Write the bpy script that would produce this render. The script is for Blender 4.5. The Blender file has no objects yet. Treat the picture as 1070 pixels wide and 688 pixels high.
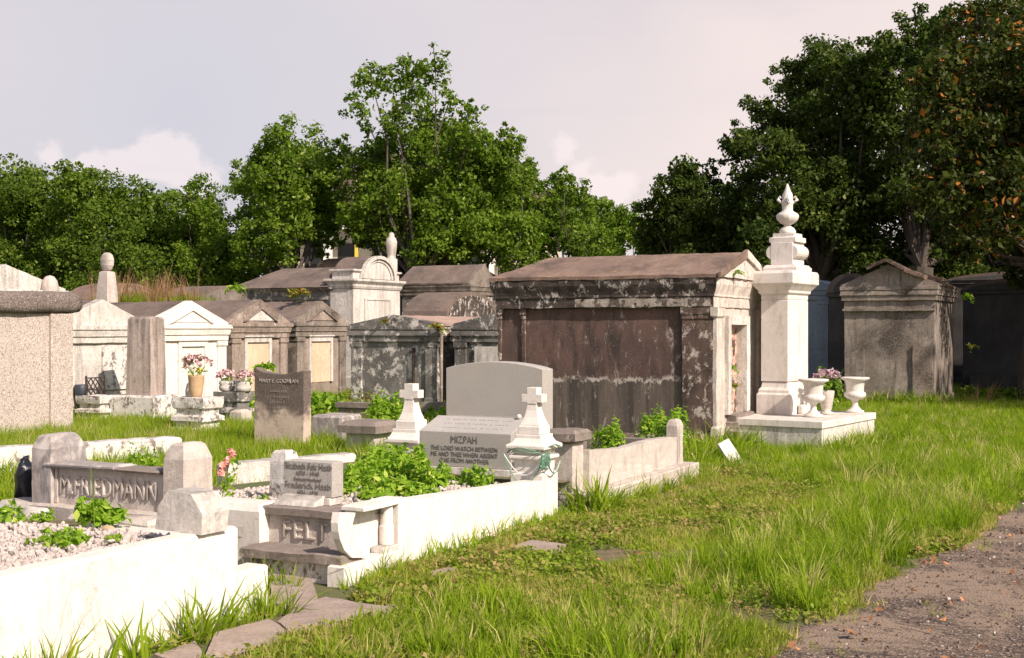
import bpy, bmesh, math, random
import numpy as np
from mathutils import Vector, Matrix, noise
R = math.radians
random.seed(7); rng = np.random.default_rng(7)
scene = bpy.context.scene
col = scene.collection
# ---------------------------------------------------------------- survey helpers
# The world axes follow the rows of the cemetery: +x faces the path, +y runs along it. Eye height 1.6 m, view turned 27 degrees.
S, C, F, EYE = math.sin(R(27)), math.cos(R(27)), 1300.0, 1.6
def kk(px):
    t = (px-535)/F
    return (C*t-S)/(C+S*t)
def onb(px, b): return b*kk(px)            # x of a sight line where it meets y=b
def ona(px, a): return a/kk(px)            # y of a sight line where it meets x=a
def dep(a, b): return -S*a + C*b
def hh(a, b, py): return EYE-(py-344)*dep(a, b)/F
def gp(px, py, h=0.0):
    z = F*(EYE-h)/(py-344); x = (px-535)*z/F
    return (C*x-S*z, S*x+C*z)
def at(px, py, Z):
    x = (px-535)*Z/F
    return Vector((C*x-S*Z, S*x+C*Z, EYE-(py-344)*Z/F))

# ---------------------------------------------------------------- materials
def mat_new(name):
    m = bpy.data.materials.new(name); m.use_nodes = True
    nt = m.node_tree; nt.nodes.clear()
    out = nt.nodes.new('ShaderNodeOutputMaterial')
    b = nt.nodes.new('ShaderNodeBsdfPrincipled'); nt.links.new(b.outputs[0], out.inputs[0])
    return m, nt, b, out
class N:
    def __init__(s, nt): s.nt = nt
    def pos(s, sc=(1,1,1), off=(0,0,0)):
        g = s.nt.nodes.new('ShaderNodeNewGeometry'); m = s.nt.nodes.new('ShaderNodeMapping')
        m.inputs['Scale'].default_value = sc; m.inputs['Location'].default_value = off
        s.nt.links.new(g.outputs['Position'], m.inputs[0]); return m.outputs[0]
    def noise(s, vec, scale, detail=6, rough=.6, dist=0):
        n = s.nt.nodes.new('ShaderNodeTexNoise'); n.inputs['Scale'].default_value = scale
        n.inputs['Detail'].default_value = detail; n.inputs['Roughness'].default_value = rough
        n.inputs['Distortion'].default_value = dist
        s.nt.links.new(vec, n.inputs['Vector']); return n.outputs['Fac']
    def voro(s, vec, scale, feat='F1', out='Distance'):
        n = s.nt.nodes.new('ShaderNodeTexVoronoi'); n.feature = feat; n.inputs['Scale'].default_value = scale
        s.nt.links.new(vec, n.inputs['Vector']); return n.outputs[out]
    def ramp(s, f, a, b, ca=(0,0,0,1), cb=(1,1,1,1)):
        n = s.nt.nodes.new('ShaderNodeMapRange'); n.inputs[1].default_value = a; n.inputs[2].default_value = b
        n.clamp = True; s.nt.links.new(f, n.inputs[0]); return n.outputs[0]
    def math(s, op, a, b=None):
        n = s.nt.nodes.new('ShaderNodeMath'); n.operation = op
        for i, v in enumerate((a, b)):
            if v is None: continue
            if isinstance(v, (int, float)): n.inputs[i].default_value = v
            else: s.nt.links.new(v, n.inputs[i])
        return n.outputs[0]
    def mix(s, f, a, b, mode='MIX'):
        n = s.nt.nodes.new('ShaderNodeMix'); n.data_type = 'RGBA'; n.blend_type = mode
        for i, v in ((0, f), (6, a), (7, b)):
            if isinstance(v, tuple): n.inputs[i].default_value = (v[0], v[1], v[2], 1)
            elif isinstance(v, (int, float)): n.inputs[i].default_value = v
            else: s.nt.links.new(v, n.inputs[i])
        return n.outputs[2]
    def nz(s):
        g = s.nt.nodes.new('ShaderNodeNewGeometry'); x = s.nt.nodes.new('ShaderNodeSeparateXYZ')
        s.nt.links.new(g.outputs['Normal'], x.inputs[0]); return x.outputs[2]
    def posz(s):
        g = s.nt.nodes.new('ShaderNodeNewGeometry'); x = s.nt.nodes.new('ShaderNodeSeparateXYZ')
        s.nt.links.new(g.outputs['Position'], x.inputs[0]); return x.outputs
    def bump(s, h, strength, dist, bsdf):
        n = s.nt.nodes.new('ShaderNodeBump'); n.inputs['Strength'].default_value = strength
        n.inputs['Distance'].default_value = dist
        s.nt.links.new(h, n.inputs['Height']); s.nt.links.new(n.outputs[0], bsdf.inputs['Normal'])
    def attr(s, name):
        n = s.nt.nodes.new('ShaderNodeAttribute'); n.attribute_name = name; return n.outputs['Fac']

def weathered(name, base, base2, grime, grime_amt=.5, streak=.5, patch=None, patch_amt=.3, top=None, top_amt=.7,
              fine=.5, rough=.9, bump=.35, scale=1.0, speck=None):
    """Old lime plaster / cement / stone: two base tones, mould streaks, peeled patches, lichen on ledges."""
    m, nt, b, out = mat_new(name); n = N(nt)
    p = n.pos((1, 1, 1), (random.random()*9, 0, 0))
    n1 = n.noise(p, 1.6*scale, 8, .62)
    c = n.mix(n.ramp(n1, .35, .65), base, base2)
    fn = n.noise(p, 38*scale, 6, .7)
    c = n.mix(n.math('MULTIPLY', n.ramp(fn, .3, .75), fine*.35), c, tuple(x*.45 for x in base))
    ps = n.pos((5*scale, 5*scale, .42*scale), (0, 3, 0))
    st = n.ramp(n.noise(ps, 1.5, 7, .68, .3), .5-.1*streak, .74)
    big = n.ramp(n.noise(p, .9*scale, 7, .68, .4), .62-.3*grime_amt, .78-.2*grime_amt)
    blot = n.ramp(n.noise(p, 6*scale, 10, .74, .2), .56-.1*grime_amt, .68)
    g = n.math('MAXIMUM', n.math('MULTIPLY', st, streak), n.math('MULTIPLY', big, grime_amt))
    g = n.math('MAXIMUM', g, n.math('MULTIPLY', blot, grime_amt*.75))
    mid = n.ramp(n.noise(n.pos((1, 1, .7), (5, 2, 8)), 17*scale, 9, .78), .50-.06*grime_amt, .62)
    g = n.math('MAXIMUM', g, n.math('MULTIPLY', mid, .25+.45*grime_amt))
    g = n.math('MULTIPLY', g, n.ramp(fn, .2, .55))
    c = n.mix(n.math('MINIMUM', n.math('MULTIPLY', g, 1.25), .96), c, grime)
    hgt = n.math('MULTIPLY', n1, .5)
    if patch:
        pt = n.ramp(n.noise(n.pos((1, 1, .8), (4, 4, 4)), 4.6*scale, 14, .80, .3), .655-.3*patch_amt, .68-.3*patch_amt)
        c = n.mix(n.math('MULTIPLY', pt, .9), c, patch)
        hgt = n.math('ADD', hgt, n.math('MULTIPLY', pt, -.5))
    if name == 'fresh_whitewash':
        ck = n.math('SUBTRACT', 1, n.ramp(n.math('ABSOLUTE', n.math('SUBTRACT', n.noise(n.pos((1,1,.8)), 1.9, 10, .62, .6), .5)), 0, .0035))
        c = n.mix(n.math('MULTIPLY', ck, .55), c, (.25,.21,.17)); hgt = n.math('SUBTRACT', hgt, ck)
        dr = n.ramp(n.noise(n.pos((9,9,.35)), 1.3, 8, .7), .56, .70)
        c = n.mix(n.math('MULTIPLY', dr, .30), c, (.38,.34,.26))
    if speck:
        sp = n.noise(p, speck[0], 2, .9)
        c = n.mix(n.ramp(sp, .52, .6), c, speck[1])
        c = n.mix(n.ramp(n.noise(n.pos((1,1,1),(7,1,2)), speck[0]*1.3, 2, .9), .57, .63), c, speck[2])
        hgt = n.math('ADD', hgt, n.math('MULTIPLY', sp, .4))
    if top:
        up = n.math('MULTIPLY', n.ramp(n.nz(), .35, .8), n.ramp(n.noise(p, 5*scale, 8, .7), .3, .62))
        c = n.mix(n.math('MULTIPLY', up, top_amt), c, top)
    hgt = n.math('ADD', hgt, n.math('MULTIPLY', fn, .35))
    nt.links.new(c, b.inputs['Base Color']); b.inputs['Roughness'].default_value = rough
    b.inputs['Specular IOR Level'].default_value = .25
    n.bump(hgt, bump, .03, b)
    return m

def marble(name, base, vein, amt=.6, sc=2.0, top=None, grime=None, bump=.15, vec=(1, .6, 1.6)):
    m, nt, b, out = mat_new(name); n = N(nt)
    p = n.pos(vec, (2, 1, 0))
    w = n.noise(p, sc, 9, .62, 1.6)
    v = n.math('SUBTRACT', 1, n.ramp(n.math('ABSOLUTE', n.math('SUBTRACT', w, .5)), 0, .13))
    c = n.mix(n.math('MULTIPLY', v, amt), base, vein)
    c = n.mix(n.math('MULTIPLY', n.ramp(n.noise(p, sc*.6, 6, .6, .8), .4, .65), amt*.55), c, vein)
    fn = n.noise(n.pos(), 45, 6, .7)
    c = n.mix(n.math('MULTIPLY', n.ramp(fn, .35, .7), .3), c, tuple(x*.5 for x in base))
    bl = n.ramp(n.noise(n.pos((1,1,.6)), 6.5, 10, .78), .60, .68)
    c = n.mix(n.math('MULTIPLY', bl, .45), c, tuple(x*.35 for x in base))
    if grime:
        g = n.ramp(n.noise(n.pos((3, 3, .7)), 2.2, 8, .7, .3), .5, .72)
        c = n.mix(n.math('MULTIPLY', g, .8), c, grime)
    if top:
        up = n.math('MULTIPLY', n.ramp(n.nz(), .4, .8), n.ramp(n.noise(n.pos(), 7, 8, .7), .35, .6))
        c = n.mix(n.math('MULTIPLY', up, .6), c, top)
    nt.links.new(c, b.inputs['Base Color']); b.inputs['Roughness'].default_value = .72
    b.inputs['Specular IOR Level'].default_value = .3
    n.bump(fn, bump, .02, b); return m

def granite(name, base, dark, light, sc=160, rough=.55, stain=None):
    m, nt, b, out = mat_new(name); n = N(nt); p = n.pos()
    f = n.noise(p, sc, 3, .8)
    c = n.mix(n.ramp(f, .42, .5), dark, base); c = n.mix(n.ramp(f, .56, .64), c, light)
    c = n.mix(n.math('MULTIPLY', n.ramp(n.noise(p, 2.4, 7, .65), .4, .7), .3), c, tuple(x*.6 for x in base))
    if stain:
        c = n.mix(n.math('MULTIPLY', n.ramp(n.noise(n.pos((4,4,.6)), 2, 7, .7), .45, .75), .6), c, stain)
    nt.links.new(c, b.inputs['Base Color']); b.inputs['Roughness'].default_value = rough
    b.inputs['Specular IOR Level'].default_value = .3
    n.bump(f, .25, .008, b); return m

def plain(name, colr, rough=.7, var=.3, metal=0, sc=20, bump=.2):
    m, nt, b, out = mat_new(name); n = N(nt); f = n.noise(n.pos(), sc, 6, .65)
    c = n.mix(n.math('MULTIPLY', n.ramp(f, .35, .7), var), colr, tuple(x*.4 for x in colr))
    nt.links.new(c, b.inputs['Base Color']); b.inputs['Roughness'].default_value = rough
    b.inputs['Metallic'].default_value = metal
    if bump: n.bump(f, bump, .01, b)
    return m

def foliage(name, c1, c2, c3=None, amt3=.1, trans=.35, sc=.5, rough=.5, tr_gain=1.5, dry=None, dry_amt=0, objrnd=False):
    m, nt, b, out = mat_new(name); n = N(nt)
    if objrnd:
        oi = nt.nodes.new('ShaderNodeObjectInfo'); r = oi.outputs['Random']
    else: r = n.attr('rnd')
    big = n.noise(n.pos(), sc, 4, .6)
    f = n.math('ADD', n.math('MULTIPLY', r, .55), n.math('MULTIPLY', n.ramp(big, .35, .65), .45))
    c = n.mix(f, c1, c2)
    if c3: c = n.mix(n.math('GREATER_THAN', r, 1-amt3), c, c3)
    if dry:
        d = n.ramp(n.math('ADD', n.math('MULTIPLY', n.noise(n.pos(), 1.3, 6, .65), .75), n.math('MULTIPLY', r, .3)), .62-dry_amt*.3, .72-dry_amt*.2)
        c = n.mix(n.math('MULTIPLY', d, .85), c, dry)
    nt.links.new(c, b.inputs['Base Color']); b.inputs['Roughness'].default_value = rough
    b.inputs['Specular IOR Level'].default_value = .10
    t = nt.nodes.new('ShaderNodeBsdfTranslucent'); mx = nt.nodes.new('ShaderNodeMixShader')
    tc = n.mix(1.0, c, (min(1, tr_gain*1.05), tr_gain, .45), 'MULTIPLY')
    nt.links.new(tc, t.inputs[0]); mx.inputs[0].default_value = trans
    nt.links.new(b.outputs[0], mx.inputs[1]); nt.links.new(t.outputs[0], mx.inputs[2]); nt.links.new(mx.outputs[0], out.inputs[0])
    return m

M = {}
M['whitewash'] = weathered('fresh_whitewash', (.74,.695,.655), (.68,.63,.59), (.40,.35,.28), .10, .30, fine=.12, bump=.3, top=(.5,.46,.38), top_amt=.5, scale=1.0, patch=(.58,.53,.47), patch_amt=.10)
M['white_old'] = weathered('old_white_plaster', (.74,.70,.655), (.62,.575,.53), (.09,.075,.064), .5, .75, patch=(.30,.25,.21), patch_amt=.12, fine=.5, top=(.14,.12,.1), top_amt=.6)
M['white_chip'] = weathered('chipped_white_paint', (.78,.75,.72), (.68,.64,.6), (.16,.14,.12), .4, .35, patch=(.15,.12,.10), patch_amt=.42, fine=.6, top=(.3,.26,.22), top_amt=.5, scale=1.8)
M['grey_plaster'] = weathered('grey_stained_plaster', (.43,.37,.32), (.27,.225,.19), (.05,.04,.034), .85, 1.0, patch=(.60,.56,.51), patch_amt=.12, fine=.7, top=(.12,.095,.08), top_amt=.8)
M['brown_plaster'] = weathered('brown_stained_plaster', (.47,.385,.325), (.31,.245,.205), (.055,.043,.036), .7, .9, patch=(.62,.56,.5), patch_amt=.16, fine=.7, top=(.12,.09,.075), top_amt=.8)
M['dark_mottle'] = weathered('mould_blackened_plaster', (.30,.285,.265), (.16,.15,.14), (.03,.028,.026), .7, .6, patch=(.60,.56,.52), patch_amt=.42, fine=.9, top=(.1,.09,.08), top_amt=.8)
M['black_plaster'] = weathered('black_mouldy_cornice', (.115,.09,.08), (.07,.055,.05), (.022,.019,.017), .7, .6, patch=(.52,.47,.43), patch_amt=.40, fine=.9, scale=1.4)
M['pilaster'] = weathered('brown_black_pilaster', (.20,.135,.11), (.10,.07,.06), (.022,.018,.016), .65, .9, patch=(.50,.44,.39), patch_amt=.42, fine=.9, scale=1.5)
M['front_white'] = weathered('peeling_white_front', (.76,.69,.63), (.58,.50,.44), (.09,.065,.05), .5, .7, patch=(.36,.25,.2), patch_amt=.26, fine=.8, scale=1.5)
M['roof'] = weathered('brown_cement_roof', (.33,.225,.17), (.20,.14,.115), (.06,.047,.041), .75, .5, patch=(.42,.24,.13), patch_amt=.2, fine=1.2, rough=.95, bump=.7, scale=1.3)
M['roof_grey'] = weathered('grey_brown_roof', (.24,.18,.15), (.15,.115,.10), (.05,.042,.038), .65, .5, patch=(.34,.25,.19), patch_amt=.18, fine=1.2, bump=.7, scale=1.3)
M['pinkroof'] = weathered('pale_pink_roof', (.44,.31,.25), (.33,.23,.19), (.1,.08,.07), .3, .3, fine=.8)
M['pebble'] = weathered('pink_pebble_dash', (.51,.445,.405), (.46,.40,.36), (.26,.21,.185), .15, .25, fine=.4, bump=.8, speck=(42, (.25,.18,.15), (.74,.67,.61)))
M['pebble_dark'] = weathered('dark_pebble_cap', (.20,.16,.14), (.14,.11,.10), (.05,.045,.04), .4, .3, fine=.5, bump=.8, speck=(40, (.07,.055,.05), (.40,.35,.31)))
M['mon_white'] = marble('white_monument_marble', (.74,.69,.645), (.50,.46,.43), .3, 1.6, top=(.36,.32,.28), grime=(.36,.31,.27))
M['grey_marble'] = marble('grey_veined_marble', (.56,.50,.47), (.15,.145,.15), .85, 3.2, top=(.3,.26,.23), grime=(.26,.21,.18), vec=(1.2,1.2,.8))
M['pale_marble'] = marble('pale_weathered_marble', (.60,.54,.49), (.36,.31,.28), .45, 3, top=(.4,.34,.29), grime=(.20,.155,.125), bump=.4)
M['obelisk'] = weathered('streaked_grey_obelisk', (.56,.47,.42), (.44,.36,.32), (.075,.06,.054), .45, 1.0, fine=.8, top=(.12,.1,.09))
M['granite'] = granite('grey_polished_granite', (.40,.375,.345), (.29,.27,.25), (.50,.475,.44), 120)
M['granite_pale'] = granite('pale_granite_edge', (.50,.47,.43), (.38,.35,.32), (.62,.6,.57))
M['letter'] = plain('engraved_letter_shadow', (.17,.155,.143), .9, .2)
M['letter_pale'] = plain('worn_pale_letter', (.42,.36,.32), .9, .3)
M['letter_faint'] = plain('worn_faint_letter', (.24,.22,.205), .9, .3)
M['stone_dark'] = weathered('dark_cap_stone', (.30,.25,.22), (.2,.17,.15), (.06,.05,.045), .5, .5, patch=(.5,.44,.39), patch_amt=.2, fine=.9, top=(.2,.16,.14), top_amt=.5)
M['slate'] = plain('dark_blue_slate', (.035,.045,.06), .5, .5, sc=9)
M['iron'] = plain('rusty_iron', (.06,.045,.04), .7, .5, .3)
M['bark'] = plain('oak_bark', (.10,.08,.065), .95, .7, sc=9, bump=.8)
M['plywood'] = weathered('pale_plywood_board', (.74,.56,.40), (.64,.46,.32), (.30,.18,.11), .4, .5, fine=.5, bump=.15)
M['terracotta'] = plain('buff_clay', (.50,.34,.20), .8, .3)
M['petal'] = foliage('pink_plastic_petals', (.62,.38,.42), (.74,.56,.60), (.30,.10,.14), .2, .25)
M['petal_mauve'] = foliage('mauve_petals', (.55,.38,.50), (.70,.55,.64), (.25,.1,.2), .2, .25)
M['petal_coral'] = plain('coral_rose_petals', (.80,.36,.30), .5, .4, sc=40)
M['petal_yellow'] = plain('yellow_petals', (.75,.6,.08), .6, .3)
M['teal'] = plain('teal_ribbon', (.02,.35,.33), .5, .2)
M['black_bag'] = plain('black_plastic', (.012,.014,.02), .28, .4, sc=14, bump=.6)
M['cord_green'] = plain('green_beads', (.12,.26,.18), .5, .4, sc=60)
M['cord_white'] = plain('white_string', (.66,.66,.62), .7, .2)
M['leaf_oak'] = foliage('live_oak_leaves', (.060,.105,.012), (.175,.255,.024), (.30,.36,.09), .08, .38, .5)
M['leaf_hedge'] = foliage('dense_oak_leaves', (.045,.080,.011), (.135,.20,.022), (.25,.31,.07), .07, .36, .5)
M['leaf_dark'] = foliage('dark_oak_leaves', (.026,.046,.010), (.080,.112,.018), (.17,.20,.045), .08, .28, .4)
M['leaf_magnolia'] = foliage('magnolia_leaves', (.020,.034,.008), (.070,.085,.015), (.34,.14,.035), .11, .22, .6, rough=.4)
M['leaf_weed'] = foliage('bright_weed_leaves', (.15,.26,.02), (.30,.44,.04), (.45,.52,.10), .14, .42, 3)
M['leaf_fern'] = foliage('rusty_fern_fronds', (.16,.20,.03), (.30,.28,.05), (.32,.13,.04), .25, .35, 3)
M['dry'] = foliage('dry_weed_stalks', (.30,.17,.10), (.44,.28,.17), (.18,.09,.05), .3, .3, 3)
M['grass'] = foliage('lawn_grass', (.16,.20,.018), (.33,.37,.035), (.56,.48,.20), .16, .4, .8, dry=(.48,.38,.15), dry_amt=.4, objrnd=True)
M['grass_lush'] = foliage('lush_grass', (.15,.215,.014), (.31,.39,.026), (.50,.43,.18), .14, .42, .8, objrnd=True)
M['clover'] = foliage('ground_cover_leaves', (.14,.20,.018), (.28,.35,.035), (.40,.26,.10), .12, .35, 1.2, dry=(.36,.25,.12), dry_amt=.42, objrnd=True)
M['gravel'] = weathered('white_gravel_stone', (.62,.55,.51), (.42,.36,.33), (.16,.13,.11), .35, .1, fine=.8, scale=8)
M['litter'] = foliage('fallen_leaves', (.20,.10,.05), (.36,.17,.08), (.50,.22,.10), .2, .1, 2, objrnd=True)
M['paver'] = weathered('grey_paving_stone', (.42,.33,.28), (.31,.24,.205), (.10,.085,.07), .4, .1, fine=1., scale=2.5, bump=.6)
M['house'] = weathered('cream_house_paint', (.62,.58,.48), (.55,.50,.42), (.3,.27,.22), .1, .1, fine=.1)
M['house_white'] = plain('white_trim_paint', (.75,.74,.70), .6, .1)
M['house_dark'] = plain('dark_opening', (.02,.022,.025), .3, .3)
M['house_yellow'] = plain('yellow_paint', (.60,.46,.06), .6, .1)
M['shade_blue'] = weathered('shade_tinted_limewash', (.24,.28,.34), (.18,.21,.26), (.06,.07,.085), .4, .4, fine=.4)  # white tomb; its blue-grey shade is painted into the base colour
M['shade_dark'] = weathered('shade_darkened_vault', (.10,.095,.09), (.065,.06,.06), (.02,.02,.02), .5, .5, fine=.5)  # deep tree shade put into the dark base colour, with random stains

M['frieze'] = weathered('flaking_frieze_plaster', (.58,.51,.45), (.44,.38,.33), (.05,.04,.035), .6, .5, patch=(.07,.055,.048), patch_amt=.55, fine=.9, scale=1.6)
def brick_mat():
    m, nt, b, out = mat_new('salmon_brick'); n = N(nt)
    g = n.posz(); cmb = nt.nodes.new('ShaderNodeCombineXYZ')
    nt.links.new(g[1], cmb.inputs[0]); nt.links.new(g[2], cmb.inputs[1])
    br = nt.nodes.new('ShaderNodeTexBrick'); nt.links.new(cmb.outputs[0], br.inputs['Vector'])
    br.inputs['Scale'].default_value = 1; br.inputs['Brick Width'].default_value = .2; br.inputs['Row Height'].default_value = .075
    br.inputs['Mortar Size'].default_value = .012; br.inputs['Color1'].default_value = (.48,.22,.14,1)
    br.inputs['Color2'].default_value = (.58,.33,.23,1); br.inputs['Mortar'].default_value = (.45,.40,.35,1)
    f = n.noise(n.pos(), 14, 8, .7)
    c = n.mix(n.ramp(f, .55, .68), br.outputs[0], (.6,.53,.47))
    c = n.mix(n.math('MULTIPLY', n.ramp(n.noise(n.pos(), 5, 7, .7), .52, .66), .7), c, (.1,.075,.06))
    nt.links.new(c, b.inputs['Base Color']); b.inputs['Roughness'].default_value = .9
    n.bump(n.math('SUBTRACT', f, br.outputs['Fac']), .6, .02, b); return m
M['brick'] = brick_mat()

def tomb_panel_mat():
    """Red-brown cement skin with a ragged lower edge; the older dark render shows beneath it."""
    m, nt, b, out = mat_new('peeled_red_brown_render'); n = N(nt); p = n.pos()
    xyz = n.posz()
    rag = n.noise(n.pos((1,1,.35)), 3.2, 12, .72, .5)
    edge = n.math('ADD', n.math('MULTIPLY', n.math('SUBTRACT', rag, .5), .42), n.math('MULTIPLY', n.math('SUBTRACT', n.noise(n.pos((1,1,1)), 17, 8, .75), .5), .2))
    zz = n.math('ADD', xyz[2], edge)
    skin = n.ramp(zz, .925, .935)
    lip = n.math('MULTIPLY', n.math('MULTIPLY', n.ramp(zz, .895, .905), n.math('SUBTRACT', 1, n.ramp(zz, .935, .975))), n.ramp(n.noise(p, 7, 9, .8), .44, .52))
    up = n.mix(n.ramp(n.noise(p, 1.3, 7, .65), .35, .65), (.155,.088,.072), (.085,.054,.046))
    up = n.mix(n.math('MULTIPLY', n.ramp(n.noise(n.pos((2.6,2.6,.8)), 1.7, 12, .78, .4), .47, .60), .85), up, (.035,.026,.024))
    lo = n.mix(n.ramp(n.noise(n.pos((5,5,.35)), 1.5, 7, .65), .38, .62), (.135,.105,.088), (.05,.041,.036))
    c = n.mix(skin, lo, up)
    pale = n.ramp(n.noise(n.pos((3.2,1,.75),(1,1,1)), 2.1, 14, .80, .5), .565, .60)
    sp = n.math('MULTIPLY', pale, n.ramp(n.noise(p, 13, 8, .8), .42, .52))
    c = n.mix(n.math('MULTIPLY', sp, .85), c, (.40,.35,.31))
    dots = n.ramp(n.noise(p, 30, 6, .8), .60, .66)
    c = n.mix(n.math('MULTIPLY', dots, .5), c, (.4,.35,.31))
    c = n.mix(n.math('MULTIPLY', lip, .9), c, (.50,.45,.41))
    nt.links.new(c, b.inputs['Base Color']); b.inputs['Roughness'].default_value = .85
    n.bump(n.math('ADD', n.math('MULTIPLY', skin, .9), n.math('MULTIPLY', n.noise(p, 55, 7, .75), .5)), .4, .025, b); return m
M['tomb_panel'] = tomb_panel_mat()

def headstone_mat(z0, z1):
    m, nt, b, out = mat_new('lichen_dark_headstone'); n = N(nt); p = n.pos(); xyz = n.posz()
    t = n.math('ADD', n.ramp(xyz[2], z0, z1), n.math('MULTIPLY', n.math('SUBTRACT', n.noise(p, 3.2, 8, .65), .5), 1.5))
    c = n.mix(n.ramp(t, .3, .55), (.50,.40,.33), (.105,.08,.07))
    c = n.mix(n.math('MULTIPLY', n.ramp(n.noise(p, 60, 4, .8), .5, .62), .5), c, (.36,.29,.25))
    c = n.mix(n.math('MULTIPLY', n.ramp(n.noise(p, 5, 9, .7), .54, .66), .6), c, (.05,.04,.035))
    nt.links.new(c, b.inputs['Base Color']); b.inputs['Roughness'].default_value = .9
    n.bump(n.noise(p, 55, 6, .8), .5, .01, b); return m

# ---------------------------------------------------------------- geometry helpers
def tag(o, label=None, cat=None, group=None, kind=None):
    for k_, v in (('label', label), ('category', cat), ('group', group), ('kind', kind)):
        if v: o[k_] = v
    return o
ROOT = {}
def thing(name, label, cat, loc, group=None):
    o = bpy.data.objects.new(name, None); o.location = loc; o.empty_display_size = .2
    col.objects.link(o); ROOT[o.name] = Vector(loc); return tag(o, label, cat, group)
class MB:
    def __init__(s, tf=None): s.bm = bmesh.new(); s.tf = tf
    def v(s, p):
        p = Vector(p)
        return s.bm.verts.new(s.tf(p) if s.tf else p)
    def face(s, vs):
        try: return s.bm.faces.new(vs)
        except ValueError: return None
    def rings(s, x0, x1, y0, y1, prof):
        """stack of offset rectangles: prof = [(out, z), ...] bottom to top, closed at both ends"""
        L = []
        for o, z in prof:
            L.append([s.v((x0-o, y0-o, z)), s.v((x1+o, y0-o, z)), s.v((x1+o, y1+o, z)), s.v((x0-o, y1+o, z))])
        s.face(L[0][::-1]); s.face(L[-1])
        for A, B in zip(L, L[1:]):
            for i in range(4): s.face([A[i], A[(i+1) % 4], B[(i+1) % 4], B[i]])
        return s
    def box(s, x0, x1, y0, y1, z0, z1): return s.rings(x0, x1, y0, y1, [(0, z0), (0, z1)])
    def prism(s, poly, axis, a, b):
        """poly in the plane across axis (x: (y,z), y: (x,z), z: (x,y)), extruded from a to b"""
        def mk(q, t):
            return {'x': (t, q[0], q[1]), 'y': (q[0], t, q[1]), 'z': (q[0], q[1], t)}[axis]
        A = [s.v(mk(q, a)) for q in poly]; B = [s.v(mk(q, b)) for q in poly]
        s.face(A[::-1]); s.face(B); n = len(poly)
        for i in range(n): s.face([A[i], A[(i+1) % n], B[(i+1) % n], B[i]])
        return s
    def hull(s, pts, faces):
        V = [s.v(p) for p in pts]
        for f in faces: s.face([V[i] for i in f])
        return s
    def lathe(s, cx, cy, prof, n=28, flute=0, fl_range=None, sq=1.0):
        L = []
        for r, z in prof:
            ring = []
            for i in range(n):
                a = 2*math.pi*i/n; rr = r
                if flute and fl_range and fl_range[0] <= z <= fl_range[1]: rr = r*(1+.05*math.cos(flute*a))
                ring.append(s.v((cx+rr*math.cos(a), cy+rr*math.sin(a)*sq, z)))
            L.append(ring)
        s.face(L[0][::-1]); s.face(L[-1])
        for A, B in zip(L, L[1:]):
            for i in range(n): s.face([A[i], A[(i+1) % n], B[(i+1) % n], B[i]])
        return s
    def tube(s, pts, rad, n=6):
        pts = [Vector(p) for p in pts]
        if not isinstance(rad, (list, tuple)): rad = [rad]*len(pts)
        L = []
        for i, p in enumerate(pts):
            d = (pts[min(i+1, len(pts)-1)]-pts[max(i-1, 0)])
            if d.length < 1e-6: d = Vector((0, 0, 1))
            d.normalize(); u = d.orthogonal().normalized() if abs(d.z) > .95 else d.cross(Vector((0, 0, 1))).normalized()
            w = d.cross(u)
            L.append([s.v(p+(u*math.cos(2*math.pi*k/n)+w*math.sin(2*math.pi*k/n))*rad[i]) for k in range(n)])
        s.face(L[0][::-1]); s.face(L[-1])
        for A, B in zip(L, L[1:]):
            for i in range(n): s.face([A[i], A[(i+1) % n], B[(i+1) % n], B[i]])
        return s
    def rough(s, step=.08, amp=.006, sc=5.0, low=0.0, lowsc=1.2):
        co = [v.co for v in s.bm.verts]
        for ax in range(3):
            lo = min(c[ax] for c in co); hi = max(c[ax] for c in co)
            k = int((hi-lo)/step)
            k = min(k, 70)
            for i in range(1, k+1):
                t = lo+(hi-lo)*i/(k+1)
                no = [0, 0, 0]; no[ax] = 1; pc = [0, 0, 0]; pc[ax] = t
                bmesh.ops.bisect_plane(s.bm, geom=s.bm.verts[:]+s.bm.edges[:]+s.bm.faces[:], plane_co=pc, plane_no=no)
        s.amp = (amp, sc, low, lowsc)
        for v in s.bm.verts:
            d = noise.noise_vector(v.co*sc)*amp + noise.noise_vector(v.co*sc*3.1)*amp*.5
            if low: d += noise.noise_vector(v.co*lowsc+Vector((3, 1, 2)))*low
            v.co += d
        return s
    def build(s, name, mat, parent=None, bevel=.008, smooth=False, loc=None, seg=2, label=None):
        bm = s.bm
        bmesh.ops.recalc_face_normals(bm, faces=bm.faces[:])
        r = parent
        while r is not None and r.parent is not None: r = r.parent
        base = Vector(loc) if loc is not None else (ROOT[r.name] if r is not None else Vector((0, 0, 0)))
        for v in bm.verts: v.co -= base
        me = bpy.data.meshes.new(name); bm.to_mesh(me); bm.free()
        me.materials.append(mat)
        o = bpy.data.objects.new(name, me); col.objects.link(o)
        if parent is not None: o.parent = parent
        else: o.location = base; ROOT[o.name] = base
        if bevel:
            md = o.modifiers.new('bevel', 'BEVEL'); md.width = bevel; md.segments = seg; md.limit_method = 'ANGLE'; md.angle_limit = R(35)
            md.harden_normals = False
        if smooth:
            me.polygons.foreach_set('use_smooth', [True]*len(me.polygons))
        if label: o['label'] = label
        return o
def rot_tf(cx, cy, deg, tilt=None):
    m = Matrix.Rotation(R(deg), 4, 'Z')
    if tilt: m = m @ Matrix.Rotation(R(tilt[0]), 4, 'X') @ Matrix.Rotation(R(tilt[1]), 4, 'Y')
    return lambda p: Vector((cx, cy, 0)) + (m @ Vector(p))
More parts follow.
